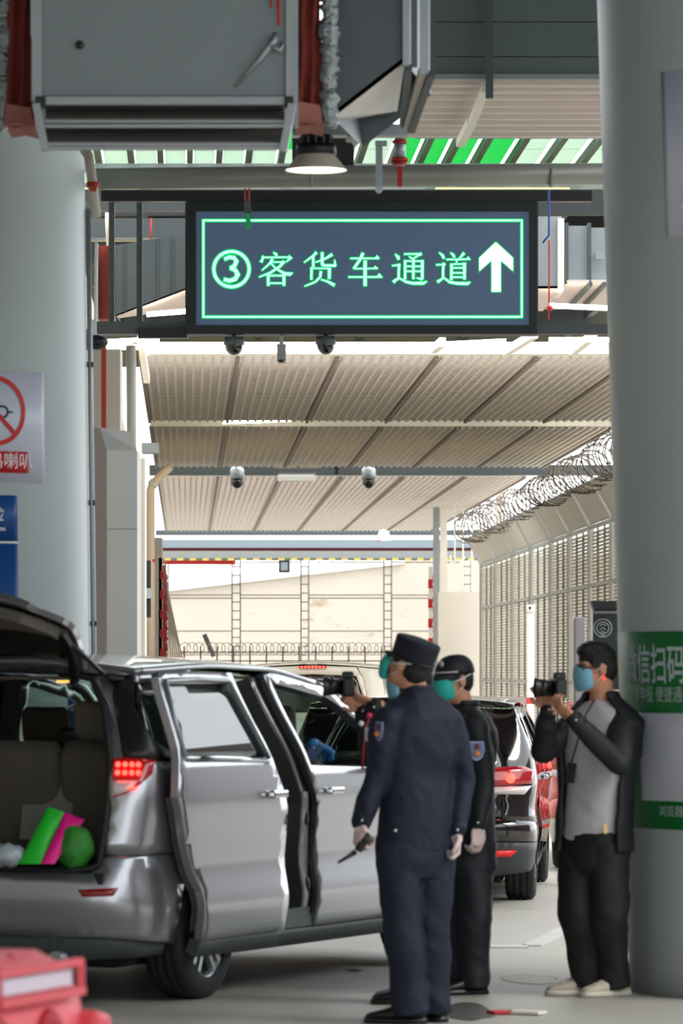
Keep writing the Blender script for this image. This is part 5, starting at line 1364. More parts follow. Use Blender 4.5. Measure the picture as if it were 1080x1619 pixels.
    if plate:
        p = mp(0, plate[0], .03); pl = MB().box(p, (.012, .44, .20)).build('number_plate', mat('plate_pale', (214, 218, 214), .4), t, local=True, bevel=.004)
        for k_, s__ in enumerate(plate[1]):
            o = text_mesh('plate_text', s__, .10, M_black, None, (0, 0, 0)); o.parent = pl
            Mx = Matrix.Translation(Vector((p.x-.008, 0, p.z+.045-.09*k_))) @ Euler((math.pi/2, 0, -math.pi/2)).to_matrix().to_4x4() @ Euler((math.pi/2, 0, 0)).to_matrix().inverted().to_4x4()
            for v in o.data.vertices: v.co = Mx @ v.co
    if highlamp:
        p = mp(0, H-.075, .02); h = MB().box(p, (.03, .30, .028)).build('high_brake_lamp', M_lampred, root, local=True)
        for k_ in range(7): MB().ball(p+Vector((-.016, -.12+.04*k_, 0)), .012, 8, 6).build('lamp_bulb', M_lampon, h, local=True)
    for y in (-.38, .38): seat(root, 1.25, y, .55, M_seal, .55, .5, True, 'rear_seat'); seat(root, 2.2, y, .55, M_seal, .55, .5, True, 'front_seat')
    MB().lohi((.3, -.6, .2), (.5, .6, .3)).build('muffler', M_under, root, local=True)
    return c
# dark car: right rear corner near px 845
th = math.radians(4.5)
hx, hy = math.sin(th), math.cos(th); rxv = Vector((hy, -hx))
def place(px, D, W, th): 
    "origin of a car whose right rear corner is at pixel px, distance D"
    X = (px-540)*D/FPX; r = Vector((math.cos(th), -math.sin(th))); o = Vector((X, D))-r*W
    return (o.x, o.y, 0)
M_dpaint = mat('dark_maroon_paint', (20, 9, 13), .12, metal=.0, coat=1)
root = thing('dark_car', 'dark maroon hatchback with a lit tail lamp between the officer and the photographer', 'car', place(846, 30.7, .88, th), math.pi/2-th)
closed_car(root, .89, 4.4, 1.46, M_dpaint, .40, 3.0, M_lampred, clad=mat('car_cladding', (56, 60, 64), .5), belt=.98, glass=G_clear, R=.35, lampz=(.82, .95), plate=(.78, ['粤Z', 'MP']))
th2 = math.radians(5)
root = thing('red_car', 'red car with pale lower bumper half hidden behind the photographer', 'car', place(860+1.72*198, 35.7, .86, th2), math.pi/2-th2)
closed_car(root, .87, 4.3, 1.44, mat('red_paint_car', (206, 52, 44), .3, coat=1), .40, 3.0, M_lampred, clad=mat('pale_bumper', (196, 186, 178), .4), belt=.92, glass=G_clear, R=.33)
root = thing('beige_jeep', 'boxy beige off-roader with a lit high brake lamp beyond the silver van', 'car', place(612, 48.5, .82, math.radians(3)), math.pi/2-math.radians(3))
closed_car(root, .84, 4.3, 1.74, mat('beige_paint', (214, 206, 190), .3, coat=.8), .18, 4.0, M_lampred, belt=1.12, glass=G_dark, R=.36, lampz=(.85, 1.0), plate=(.97, ['粤Z', 'MP']), highlamp=True, boxy=True, reflz=.5)
# ----------------------------------------------------------------- water filled barrier
root = thing('water_barrier', 'faded pinkish red plastic water barrier with white reflective strips in the corner', 'barrier', P(60, 1900, 12.4))
M_bar = mat('barrier_pink', (236, 98, 108), .45, var=.04, spec=.4); M_bard = mat('barrier_red', (176, 8, 28), .6)
th = math.radians(20)
BO = Vector((P(170, 0, 12.3).x, 12.3, 0))   # right end of the front face at the ground
ex = Vector((math.cos(math.pi+math.radians(70)), math.sin(math.pi+math.radians(70)), 0)); ey = Vector((-ex.y, ex.x, 0)); 
if ey.y < 0: ey = -ey
def B(a, d, z): return BO+ex*a+ey*d+Vector((0, 0, z))
b = MB(); Hh = .86
prof = [(-.02, .0), (-.02, .14), (.05, .22), (.07, .78), (.10, .83), (.16, Hh), (.34, Hh), (.40, .83), (.43, .78), (.45, .22), (.52, .14), (.52, 0)]
secs = []
for a, k in ((0.0, .84), (.01, .89), (.035, .94), (.07, .975), (.13, 1.), (1.33, 1.), (1.37, .97), (1.395, .9)):
    secs.append([B(a, .25+(d-.25)*lerp(k, 1, .75), z*(1 if z < .5 else k)) for d, z in prof])
body = b.loft(secs).build('barrier_shell', M_bar, root)
zt = lambda py: EYE-(py-HZ)*12.35/FPX
for a0 in (.07, .70):
    # recess frame and strip
    b = MB(); z0, z1 = .745, .825
    for (p, q) in ((B(a0, .045, z0), B(a0+.56, .045, z0)), (B(a0, .052, z1), B(a0+.56, .052, z1)), (B(a0, .05, z0), B(a0, .05, z1)), (B(a0+.56, .05, z0), B(a0+.56, .05, z1))): b.bar(p, q, .022, .022)
    b.build('raised_rim', M_bar, root)
    b = MB(); q = [B(a0+.04, .058, .762), B(a0+.50, .058, .762), B(a0+.50, .060, .806), B(a0+.04, .060, .806)]
    b.add(q+[p+ey*.02 for p in q], [(0,1,2,3),(7,6,5,4),(0,4,5,1),(1,5,6,2),(2,6,7,3),(3,7,4,0)]); b.build('reflective_strip', mat('reflective_white', (226, 218, 232), .35), root)
for a0 in (.26, .60, .98):
    b = MB(); R_ = Matrix((ex, ey, Vector((0, 0, 1)))).transposed()
    b.ball(B(a0, .062, .60), (.09, .03, .11), 20, 14, R_); b.build('fork_hole', M_bard, root)
for a0 in (.18, .62, 1.05):
    b = MB(); q = [B(a0, .085, Hh-.09), B(a0+.17, .085, Hh-.09), B(a0+.12, .10, Hh-.005), B(a0+.05, .10, Hh-.005)]
    b.add([B(a0+.02, .15, Hh+.003), B(a0+.15, .15, Hh+.003), B(a0+.13, .085, Hh-.055), B(a0+.04, .085, Hh-.055)]+[B(a0+.02, .2, Hh-.05), B(a0+.15, .2, Hh-.05), B(a0+.13, .1, Hh-.1), B(a0+.04, .1, Hh-.1)], [(0,1,2,3),(7,6,5,4),(0,4,5,1),(1,5,6,2),(2,6,7,3),(3,7,4,0)])
    b.build('fill_notch', mat('barrier_rose', (214, 84, 98), .5), root)
b = MB(); b.lohi((0, 0, 0), (0.01, .01, .01)) if False else None
b.add([B(-.09, .02, .0), B(.02, .02, 0), B(.02, .30, 0), B(-.09, .30, 0), B(-.09, .02, .67), B(.02, .02, .69), B(.02, .30, .69), B(-.09, .30, .67)], [(0,1,2,3),(7,6,5,4),(0,4,5,1),(1,5,6,2),(2,6,7,3),(3,7,4,0)])
b.build('coupling_lug', M_bar, root, bevel=.02)
# ================================================================= PEOPLE
M_skin = mat('skin', (206, 148, 118), .5, var=.05, vscale=10); M_hair = mat('black_hair', (20, 17, 17), .55, bump=.6, bscale=90)
M_navy = mat('navy_uniform', (14, 22, 46), .7, var=.08, vscale=5, bump=.15, bscale=9); M_navyd = mat('dark_navy_uniform', (12, 16, 26), .65, var=.06)
M_blk = mat('black_cloth', (12, 13, 16), .7, var=.1); M_jkt = mat('charcoal_jacket', (22, 24, 30), .65, var=.06); M_tee = mat('pale_tshirt', (188, 184, 190), .75, var=.03)
M_teal = mat('teal_mask', (36, 176, 164), .6, bump=.2); M_sky = mat('sky_blue_mask', (128, 190, 214), .6, bump=.2); M_strap = mat('mask_strap', (226, 226, 226), .6)
M_glove = mat('latex_glove', (222, 196, 196), .45, var=.04); M_blueg = mat('blue_glove', (60, 150, 225), .5); M_shoe = mat('black_shoe', (20, 21, 24), .35)
M_sneak = mat('beige_sneaker', (200, 188, 172), .6, var=.06, vscale=20); M_sole = mat('shoe_sole', (214, 206, 190), .6)
M_lens = mat('lens_glass', (24, 26, 40), .05, coat=1)
UP = Vector((0, 0, 1))
def V(x, y, z=0): return Vector((x, y, z))
def cone(b, p0, r0, p1, r1, seg=14):
    p0 = Vector(p0); p1 = Vector(p1)
    b.ring([p0, p1], [r0, r1], seg); b.ball(p0, r0, seg, 8); b.ball(p1, r1, seg, 8)
def sect(c, r, f, hw, hd, n=28, e=.85):
    out = []
    for k in range(n):
        a = 2*math.pi*k/n; s_, c_ = math.sin(a), math.cos(a)
        out.append(Vector(c)+r*(math.copysign(abs(s_)**e, s_)*hw)+f*(math.copysign(abs(c_)**e, c_)*hd))
    return out
def csect(c, r, f, hw, hd, gap0, gap1, th=.02, n=26):
    "open section: leaves angles between -gap0..gap1 about the front free"
    o_, i_ = [], []
    for k in range(n):
        a = lerp(gap1, 2*math.pi-gap0, k/(n-1)); s_, c_ = math.sin(a), math.cos(a); e = .85
        s_ = math.copysign(abs(s_)**e, s_); c_ = math.copysign(abs(c_)**e, c_)
        o_.append(Vector(c)+r*s_*hw+f*c_*hd); i_.append(Vector(c)+r*s_*(hw-th)+f*c_*(hd-th))
    return o_+i_[::-1]
def folds(amp, k=1.):
    def f(p, n):
        q = Vector((p.x*5*k+p.z*2.5, p.y*5*k-p.z*1.5, p.z*3.2*k))
        v = noise.noise(q); v2 = noise.noise(q*2.3+Vector((5, 1, 2)))
        return amp*((.5-abs(v)*1.7)+.45*(.5-abs(v2)*1.6))
    return f
def hand(b, W, d, n, sgn, curl=(.5, .5, .5, .5), thumb=.5, g=0., k=1.):
    "palm and five fingers added to b; n = side the palm faces"
    W = Vector(W); d = Vector(d).normalized(); n = Vector(n); n = (n-d*n.dot(d)).normalized(); a = d.cross(n)*sgn
    R = Matrix((a, d, n)).transposed()
    b.ball(W+d*.048*k, ((.040+g)*k, .052*k, (.0155+g)*k), 18, 12, R); b.ball(W+d*.075*k, ((.041+g)*k, .026*k, (.014+g)*k), 16, 10, R)
    cone(b, W-d*.03*k, (.026+g)*k, W+d*.02*k, (.026+g)*k)
    for i, (off, ln) in enumerate(((.031, .074), (.0105, .082), (-.0105, .077), (-.031, .062))):
        p = W+d*(.086-.004*abs(i-1))*k+a*off*k; ang = curl[i]*.7; r = .0092-.0004*i+g
        for seg, fr in enumerate((.45, .31, .24)):
            dd = d*math.cos(ang)+n*math.sin(ang)+a*off*.9; dd.normalize()
            q = p+dd*ln*fr*k; cone(b, p, r*k, q, r*.93*k, 10); p = q; r *= .93; ang += curl[i]*.9
    p = W+d*.025*k+a*.034*k; dd = (d*.62+a*(.75-.5*thumb)+n*thumb*.8).normalized()
    cone(b, W+d*.012*k+a*.014*k, (.017+g)*k, p, (.0145+g)*k, 10)
    q = p+dd*.038*k; cone(b, p, (.0135+g)*k, q, (.0112+g)*k, 10)
    dd = (d*.9+a*(.2-.4*thumb)+n*thumb*.7).normalized(); cone(b, q, (.0112+g)*k, q+dd*.03*k, (.009+g)*k, 10)
def person(name, label, base, s):
    root = thing(name, label, 'person', base)
    f = Vector(s['hf']).normalized(); u = (UP-f*f.dot(UP)).normalized(); roll = s.get('roll', 0); 
    r = f.cross(u); u, r = (u*math.cos(roll)+r*math.sin(roll)), (r*math.cos(roll)-u*math.sin(roll)); 
    C = Vector(s['head']); H = Matrix((r, f, u)).transposed()
    def h(x, y, z): return C+r*x+f*y+u*z
    tf = Vector(s['tf']).normalized(); tr = tf.cross(UP)
    sh, el, wr = s['sh'], s['el'], s['wr']; hip, kn, an = s['hip'], s['kn'], s['an']
    nb = Vector(s['neck'])
    # ---- body, one continuous surface
    b = MB()
    b.ball(h(0, -.012, .028), (.074, .094, .088), 26, 18, H); b.ball(h(0, .022, -.045), (.058, .066, .066), 22, 14, H); b.ball(h(0, .05, -.085), (.03, .03, .024), 14, 10, H)
    b.ball(h(0, .062, .03), (.055, .026, .022), 16, 10, H); b.ball(h(0, .085, -.005), (.012, .018, .028), 12, 8, H); b.ball(h(0, .096, -.018), (.017, .014, .011), 12, 8, H)
    b.ball(h(0, .076, -.052), (.026, .014, .007), 12, 8, H); b.ball(h(0, .074, -.062), (.022, .013, .008), 12, 8, H)
    for q in (-1, 1):
        b.ball(h(q*.034, .060, -.018), (.022, .022, .024), 12, 8, H); b.ball(h(q*.077, -.006, -.004), (.009, .020, .031), 12, 10, H)
    cone(b, h(0, -.028, -.05), .056, nb, .060, 20)
    pel = (Vector(hip[0])+Vector(hip[1]))/2; ch = nb-UP*.14
    b.loft([sect(pel+UP*-.06, tr, tf, .13, .09), sect(pel+UP*.08, tr, tf, .13, .09), sect(lerp(pel, ch, .55), tr, tf, .13, .09), sect(ch, tr, tf, .15, .10), sect(nb-UP*.05, tr, tf, .10, .07), sect(nb, tr, tf, .05, .05)])
    for i in (0, 1):
        cone(b, nb-UP*.07, .05, sh[i], .045); cone(b, sh[i], .045, el[i], .036); cone(b, el[i], .036, wr[i], .025)
        cone(b, hip[i], .075, kn[i], .05); cone(b, kn[i], .05, an[i], .035); cone(b, an[i], .033, Vector(an[i])+Vector(s['ft'][i]).normalized()*.09-UP*.055, .02)
        if not s['glove'][i] and s['hand'][i]:
            hd = s['hand'][i]; hand(b, wr[i], hd[0], hd[1], 1 if i == 0 else -1, hd[2], hd[3])
    body = b.build('body', M_skin, root); remesh(body, .0058, 2)
    for i in (0, 1):
        if s['glove'][i] and s['hand'][i]:
            b = MB(); hd = s['hand'][i]; hand(b, wr[i], hd[0], hd[1], 1 if i == 0 else -1, hd[2], hd[3], g=.0012, k=1.06)
            remesh(b.build('glove', s['glove'][i], root), .0048, 2)
    # eyes, brows
    for q in (-1, 1):
        e = MB().ball(h(q*.031, .077, .008), (.013, .010, .008), 14, 10, H).build('eye', mat('eye_white', (222, 216, 208), .3), root)
        MB().ball(h(q*.031+.0, .0865, .008), (.006, .002, .006), 12, 8, H).build('iris', M_hair, e)
        MB().ring([h(q*.016, .094, .028), h(q*.034, .090, .033), h(q*.052, .076, .028)], .0035, 6).build('eyebrow', M_hair, root)
    # hair
    b = MB(); hb = s.get('hair', 1.)
    b.ball(h(0, -.016, .052), (.081, .098, .076*hb), 26, 16, H); b.ball(h(0, -.05, .0), (.077, .062, .078), 22, 14, H)
    if s.get('tuft'): b.ball(h(0, .045, .095), (.062, .045, .032), 18, 10, H); b.ball(h(0, .0, .11), (.07, .08, .035), 18, 10, H)
    for q in (-1, 1): b.ball(h(q*.070, .022, .035), (.012, .026, .035), 12, 8, H)
    remesh(b.build('hair', M_hair, root), .006, 2, lambda p, n: .003*noise.noise(p*60))
    # mask
    if s.get('mask'):
        m = s['mask']; b = MB(); vs = []; fs = []; nn = 16; big = s.get('maskbig', 0)
        for i in range(nn+1):
            for j in range(nn+1):
                a = lerp(-1.25, 1.25, i/nn); t = lerp(-1, 1, j/nn)
                hgt = .058*(1-.28*abs(a/1.25)**2); rad = .070+.010*math.cos(a)+(.018+big)*math.cos(a*.9)*(1-t*t)**.6
                vs.append(h(math.sin(a)*rad, .030+math.cos(a)*rad*(.93 if t < 0 else .95), -.044+t*hgt+.012*math.cos(a)*(t > 0)*t))
        for i in range(nn):
            for j in range(nn): a = i*(nn+1)+j; fs.append((a, a+1, a+nn+2, a+nn+1))
        b.add(vs, fs, True); o = b.build('face_mask', m, root); so = o.modifiers.new('t', 'SOLIDIFY'); so.thickness = .003
        for q in (-1, 1):
            for zz, ze_ in ((-.01, .014), (-.07, -.03)): MB().ring([h(q*.066, .052, zz), h(q*.078, .022, (zz+ze_)/2), h(q*.084, -.002, ze_)], .0022, 6).build('mask_strap', M_strap, o)
            if big: MB().ring([h(q*.066, .052, -.005), h(q*.084, .0, .01), h(q*.075, -.06, .03)], .004, 6).build('mask_strap', M_strap, o)
    # cap
    if s.get('cap') == 'kepi':
        b = MB(); secs = []
        for z, k_, yo in ((.030, 1., 0), (.05, 1.01, 0), (.09, 1.02, -.002), (.118, 1.045, -.004), (.128, 1.02, -.004), (.131, .86, -.004)):
            secs.append(sect(h(0, -.014+yo, z), r, f, .086*k_, .106*k_, 32, .95))
        cp = b.loft(secs).build('cap', s['capm'], root, smooth=True)
        b = MB(); out = []
        for k_ in range(13):
            a = lerp(-1.15, 1.15, k_/12); out.append((math.sin(a)*.086, .092*math.cos(a)))
        top = [h(x, y-.014+.0, .040) for x, y in out]; edge = [h(x*1.02, y+.058*max(0, math.cos(lerp(-1.5, 1.5, i/12)))-.012, .026) for i, (x, y) in enumerate(out)]
        vs = top+edge+[v-u*.005 for v in top+edge]; n_ = 13; fs = []
        for i in range(12): fs += [(i, i+1, n_+i+1, n_+i), (2*n_+i+1, 2*n_+i, 3*n_+i, 3*n_+i+1), (n_+i, n_+i+1, 3*n_+i+1, 3*n_+i)]
        b.add(vs, fs, True); b.build('cap_brim', s['capm'], cp)
        MB().ring([h(.087*1.02*math.sin(t), -.014+.107*1.02*math.cos(t), .036) for t in [2*math.pi*k_/28 for k_ in range(29)]], .006, 6).build('cap_band', M_black, cp)
    elif s.get('cap') == 'ball':
        b = MB(); secs = []
        for k_ in range(9):
            t = k_/8*math.pi/2; z = .032+.098*math.sin(t); kk = math.cos(t)**.75 if k_ < 8 else .02
            secs.append(sect(h(0, -.014-.008*math.sin(t), z), r, f, .088*kk, .107*kk, 32, .95))
        cp = b.loft(secs).build('cap', s['capm'], root, smooth=True)
        b = MB(); out = [(math.sin(a)*.086, .095*math.cos(a)) for a in [lerp(-1.15, 1.15, k_/12) for k_ in range(13)]]
        top = [h(x, y-.014, .042) for x, y in out]; edge = [h(x*.98, y+.065*max(0, math.cos(lerp(-1.5, 1.5, i/12)))-.012, .022-.012*abs(i-6)/6) for i, (x, y) in enumerate(out)]
        vs = top+edge+[v-u*.005 for v in top+edge]; n_ = 13; fs = []
        for i in range(12): fs += [(i, i+1, n_+i+1, n_+i), (2*n_+i+1, 2*n_+i, 3*n_+i, 3*n_+i+1), (n_+i, n_+i+1, 3*n_+i+1, 3*n_+i)]
        b.add(vs, fs, True); b.build('cap_brim', s['capm'], cp)
        MB().ball(h(-.012, .074, .088), (.016, .008, .020), 14, 10, H).build('cap_badge', mat('badge_silver', (190, 196, 210), .3, metal=.5), cp)
        MB().ring([h(.088*1.01*math.sin(t), -.014+.107*1.01*math.cos(t), .047) for t in [lerp(-1.2, 1.3, k_/16) for k_ in range(17)]], .0035, 6).build('cap_piping', M_strap, cp)
    # upper clothing
    sw, dp = s.get('sw', .20), s.get('dp', .125); hem = s.get('hem', .02); am = s['top']
    cs = [(pel+UP*-hem, .172, .122), (pel+UP*.10, .168, .12), (lerp(pel, nb, .45), .168, .122), (lerp(pel, nb, .72), .19, dp+.005), (nb-UP*.11, .195, dp), (nb-UP*.045, .155, .10), (nb-UP*.005, .085, .08), (nb+UP*.03, .066, .066)]
    cs = [(c_, w_*sw/.20, d_) for c_, w_, d_ in cs]
    def sleeves(b, k=1., extra=0.):
        for i in (0, 1):
            S_0, E_, W_ = Vector(sh[i]), Vector(el[i]), Vector(wr[i])
            We = W_-(W_-E_).normalized()*.012
            cone(b, nb-UP*.075+(S_0-nb)*.35, .07*k, S_0-UP*.015, .074*k, 20); cone(b, S_0-UP*.01, .073*k, lerp(S_0, E_, .5), .066*k, 20); cone(b, lerp(S_0, E_, .5), .066*k, E_, .058*k, 20)
            cone(b, E_, .058*k, lerp(E_, We, .6), .05*k, 20); cone(b, lerp(E_, We, .6), .05*k, We, .04*k, 20)
    if s.get('open'):
        b = MB(); b.loft([sect(c_, tr, tf, w_*.93, d_*.95) for c_, w_, d_ in [(cs[0][0]-UP*.03, cs[0][1]*1.02, cs[0][2])]+cs[1:-2]+[(cs[-2][0]+UP*.0, .075, .075)]])
        remesh(b.build('tshirt', M_tee, root), .009, 2, folds(.009, .8))
        b = MB(); g0, g1 = s['open']
        secs = [csect(c_, tr, tf, w_*1.10+.01, d_*1.14+.014, g0, g1, .024) for c_, w_, d_ in cs[:5]]
        secs += [csect(cs[5][0], tr, tf, cs[5][1]*1.05, cs[5][2]*1.12, g0*.8, g1*.8, .024), csect(cs[6][0]+UP*.01, tr, tf, .098, .095, .9, .9, .022), csect(cs[7][0]+UP*.012, tr, tf, .085, .085, .9, .9, .018)]
        b.loft(secs); sleeves(b, 1.05)
        top = b.build('jacket', am, root); remesh(top, .009, 2, folds(.010))
    else:
        b = MB(); b.loft([sect(c_, tr, tf, w_, d_) for c_, w_, d_ in cs]); sleeves(b)
        top = b.build('jacket', am, root); remesh(top, .009, 2, folds(s.get('fold', .011)))
        b = MB(); b.loft([csect(nb+UP*.018, tr, tf, .082, .080, .35, .35, .014), csect(nb+UP*.045, tr, tf, .074, .074, .45, .45, .012)]); remesh(b.build('collar', am, top), .006, 1)
    for i in (0, 1):
        W_, E_ = Vector(wr[i]), Vector(el[i]); d_ = (W_-E_).normalized(); MB().ring([W_-d_*.055, W_-d_*.006], [.044, .042], 18).build('cuff', am, top)
        q = d_.cross(Vector((0, 1, 0))).normalized(); MB().ball(W_-d_*.02+Vector((0, -.043, 0)), .007, 8, 6).build('cuff_button', M_chrome, top)
    # trousers
    tm = s['bot']; lr = s.get('legr', (.098, .078, .070)); b = MB()
    b.loft([sect(pel+UP*.10, tr, tf, .155, .112), sect(pel+UP*.0, tr, tf, .168, .120), sect(pel-UP*.08, tr, tf, .172, .122), sect(pel-UP*.14, tr, tf, .15, .10)])
    for i in (0, 1):
        K, A = Vector(kn[i]), Vector(an[i]); Hh = Vector(hip[i])
        cone(b, Hh, lr[0], lerp(Hh, K, .5), lerp(lr[0], lr[1], .45), 22); cone(b, lerp(Hh, K, .5), lerp(lr[0], lr[1], .45), K, lr[1], 22); cone(b, K, lr[1], lerp(K, A, .5), lerp(lr[1], lr[2], .5), 22)
        b.ring([lerp(K, A, .5), Vector((A.x, A.y, s.get('z0', 0)+.045))], [lerp(lr[1], lr[2], .5), lr[2]], 22)
    remesh(b.build('trousers', tm, root), .010, 2, folds(.013, .9))
    # shoes
    for i in (0, 1):
        A = Vector(an[i]); d = Vector(s['ft'][i]); d.z = 0; d.normalize(); q = d.cross(UP); z0 = s.get('z0', 0.)+.002; b = MB(); o2 = MB()
        base_ = Vector((A.x, A.y, z0)); secs = []
        for t, w_, hh in ((-.075, .022, .05), (-.06, .034, .075), (0, .038, .085), (.06, .042, .075), (.11, .047, .055), (.16, .044, .042), (.19, .034, .034), (.205, .018, .024)):
            secs.append([base_+d*t+q*(math.sin(a)*w_)+UP*(.014+hh*.5+hh*.5*math.cos(a)) for a in [2*math.pi*k_/18 for k_ in range(18)]])
        sm_ = s.get('shoe', M_shoe); b.loft(secs); sho = b.build('shoe', sm_, root)
        secs = [[base_+d*t+q*w_*k_+UP*z for k_, z in ((1, 0), (1, .026), (-1, .026), (-1, 0))] for t, w_ in ((-.082, .02), (-.066, .036), (0, .04), (.06, .045), (.11, .050), (.16, .047), (.20, .034), (.213, .016))]
        o2.loft(secs); o2.build('sole', s.get('solem', M_shoe), sho)
        if s.get('laces'):
            for k_ in range(4):
                t = .05+.024*k_; MB().ring([base_+d*t-q*.026+UP*(.085-.008*k_), base_+d*(t+.01)+UP*(.097-.010*k_), base_+d*t+q*.026+UP*(.085-.008*k_)], .004, 6).build('lace', M_strap, sho)
    return root, h, H, dict(r=r, f=f, u=u, top=top)

def patchbadge(parent, c, nrm, k=1.):
    n = Vector(nrm).normalized(); a = n.cross(UP).normalized(); u = a.cross(n)
    c = Vector(c); sh_ = [(-.036, .04), (.036, .04), (.04, .0), (.028, -.035), (0, -.05), (-.028, -.035), (-.04, 0)]
    MB().prism([(x*k, y*k) for x, y in sh_], .004, c, a, u, n).build('arm_badge', mat('badge_blue', (150, 160, 196), .5), parent)
    MB().prism([(x*.8*k, y*.8*k) for x, y in sh_], .002, c+n*.004, a, u, n).build('badge_field', mat('badge_field', (110, 122, 170), .5), parent)
    MB().ball(c+n*.006-u*.015*k, (.018*k, .018*k, .018*k*.8), 12, 8).build('badge_emblem', mat('badge_orange', (236, 150, 90), .5), parent)
    MB().prism([(-.014*k, -.004*k), (.014*k, -.004*k), (.01*k, .02*k), (-.01*k, .02*k)], .003, c+n*.006+u*.008*k, a, u, n).build('badge_crest', mat('badge_crest', (90, 30, 50), .5), parent)
def camera_item(c, d, label, k=1., up=UP):
    "camera held at c with the lens pointing along d"
    d = Vector(d).normalized(); a = d.cross(up).normalized(); u = a.cross(d); R = Matrix((a, d, u)).transposed(); c = Vector(c)
    root = thing('photo_camera', label, 'camera', c)
    MB().box(c, (.145*k, .06*k, .10*k), R).build('camera_body', M_blackpl, root, bevel=.012)
    MB().box(c+u*.06*k-d*.0, (.06*k, .06*k, .04*k), R).build('viewfinder_hump', M_blackpl, root, bevel=.010)
    MB().ring([c+a*.058*k-u*.045*k+d*.02, c+a*.058*k+u*.045*k+d*.02], .026*k, 14).build('grip', M_blackpl, root)
    MB().ring([c+d*x*k for x in (.02, .04, .042, .068, .07, .10)], [y*k for y in (.036, .036, .040, .040, .043, .044)], 26).build('lens_barrel', M_blackpl, root)
    MB().ring([c+d*.098*k, c+d*.125*k], [.044*k, .052*k], 26, cap=False).build('lens_hood', M_blackpl, root)
    MB().ring([c+d*.099*k, c+d*.102*k], .036*k, 24).build('front_glass', M_lens, root)
    return root

# ---- officer with the kepi, seen from behind ------------------------------------------------
def PD(D0): return lambda x, y, dy=0.: P(x, y, D0+dy)
q = PD(20.45)
o1, h1, H1, x1 = person('person', 'person in navy uniform and tall cap seen from behind beside the silver van', (q(655, 1060).x, 20.45, 0), dict(
    head=q(645, 1052), hf=(-.80, .50, .34), roll=0., tf=(-.42, .90, 0), neck=q(660, 1098, .02),
    sh=[q(610, 1138, -.10), q(712, 1140, .10)], el=[q(596, 1228, -.10), q(734, 1232, .08)], wr=[q(570, 1303, -.12), q(722, 1318, .0)],
    hip=[q(628, 1338, -.03), q(685, 1338, .04)], kn=[q(636, 1468, -.05), q(682, 1466, .05)], an=[q(648, 1584, -.02), q(686, 1580, .10)], ft=[(-.95, .15, 0), (-.6, .8, 0)],
    hand=[((-.10, -.15, -1), (.75, .5, .1), (1.3, 1.35, 1.4, 1.4), .7), ((-.05, 0, -1), (-.8, -.3, 0), (1.2, 1.3, 1.35, 1.4), .6)], glove=[M_glove, M_glove],
    mask=M_teal, maskbig=.012, cap='kepi', capm=mat('cap_navy', (12, 18, 34), .7), top=M_navy, bot=M_navy, fold=.013, hem=.02, legr=(.102, .088, .085), sw=.205, dp=.135))
patchbadge(o1, q(600, 1155, -.185), (-.9, -.42, .05))
MB().ball(q(625, 1313, -.16), .009, 10, 8).build('jacket_snap', M_chrome, o1)
root = thing('handheld_radio', 'black handheld radio with a stub aerial in the gloved hand beside the van', 'radio', q(570, 1335, -.16))
b = MB().bar(q(583, 1318, -.15), q(566, 1345, -.17), .045, .03); b.build('radio_body', M_blackpl, root, bevel=.006)
b = MB().ring([q(562, 1347, -.17), q(548, 1356, -.19), q(534, 1364, -.20)], [.013, .009, .006], 8); b.build('aerial', M_blackpl, root)
b = MB().ring([q(584, 1322, -.20), q(584, 1332, -.20)], .022, 14); b.build('knob', M_dgrey, root)
root = thing('hand_torch', 'small torch with a silver end gripped in the officer right glove', 'torch', q(712, 1350, -.05))
b = MB().ring([q(716, 1352, .06), q(712, 1351, -.06)], .014, 12); b.build('torch_body', M_blackpl, root)
b = MB().ring([q(712, 1351, -.058), q(711.5, 1350, -.075)], .015, 14); b.build('silver_end', M_chrome, root)

# ---- officer with the ball cap -------------------------------------------------------------
q = PD(22.3)
o2, h2, H2, x2 = person('person', 'person in dark uniform with ball cap and teal mask standing behind the taller officer', (q(735, 1060).x, 22.3, 0), dict(
    head=q(716, 1076), hf=(-.78, -.55, -.08), tf=(-.62, -.78, 0), neck=q(733, 1121, .04),
    sh=[q(751, 1148, -.10), q(700, 1150, .14)], el=[q(766, 1236, -.10), q(700, 1236, .18)], wr=[q(754, 1306, -.17), q(706, 1300, .10)],
    hip=[q(748, 1345, -.04), q(722, 1345, .06)], kn=[q(750, 1452, -.06), q(724, 1452, .02)], an=[q(748, 1544, -.02), q(726, 1546, .04)], ft=[(-.92, -.4, 0), (-.98, -.2, 0)],
    hand=[((.02, -.12, -1), (-.5, .5, .0), (.8, .9, .95, .95), .4), ((0, 0, -1), (-.5, -.8, 0), (.8, .8, .9, .9), .4)], glove=[M_glove, M_glove],
    mask=M_teal, maskbig=.02, cap='ball', capm=M_navyd, top=M_navyd, bot=M_navyd, legr=(.098, .09, .082), sw=.19))
patchbadge(o2, q(753, 1186, -.185), (.30, -.92, .05), 1.1)
b = MB().bar(q(738, 1132, -.09), q(748, 1142, -.13), .03, .008); b.build('shoulder_bar', M_galv, o2)

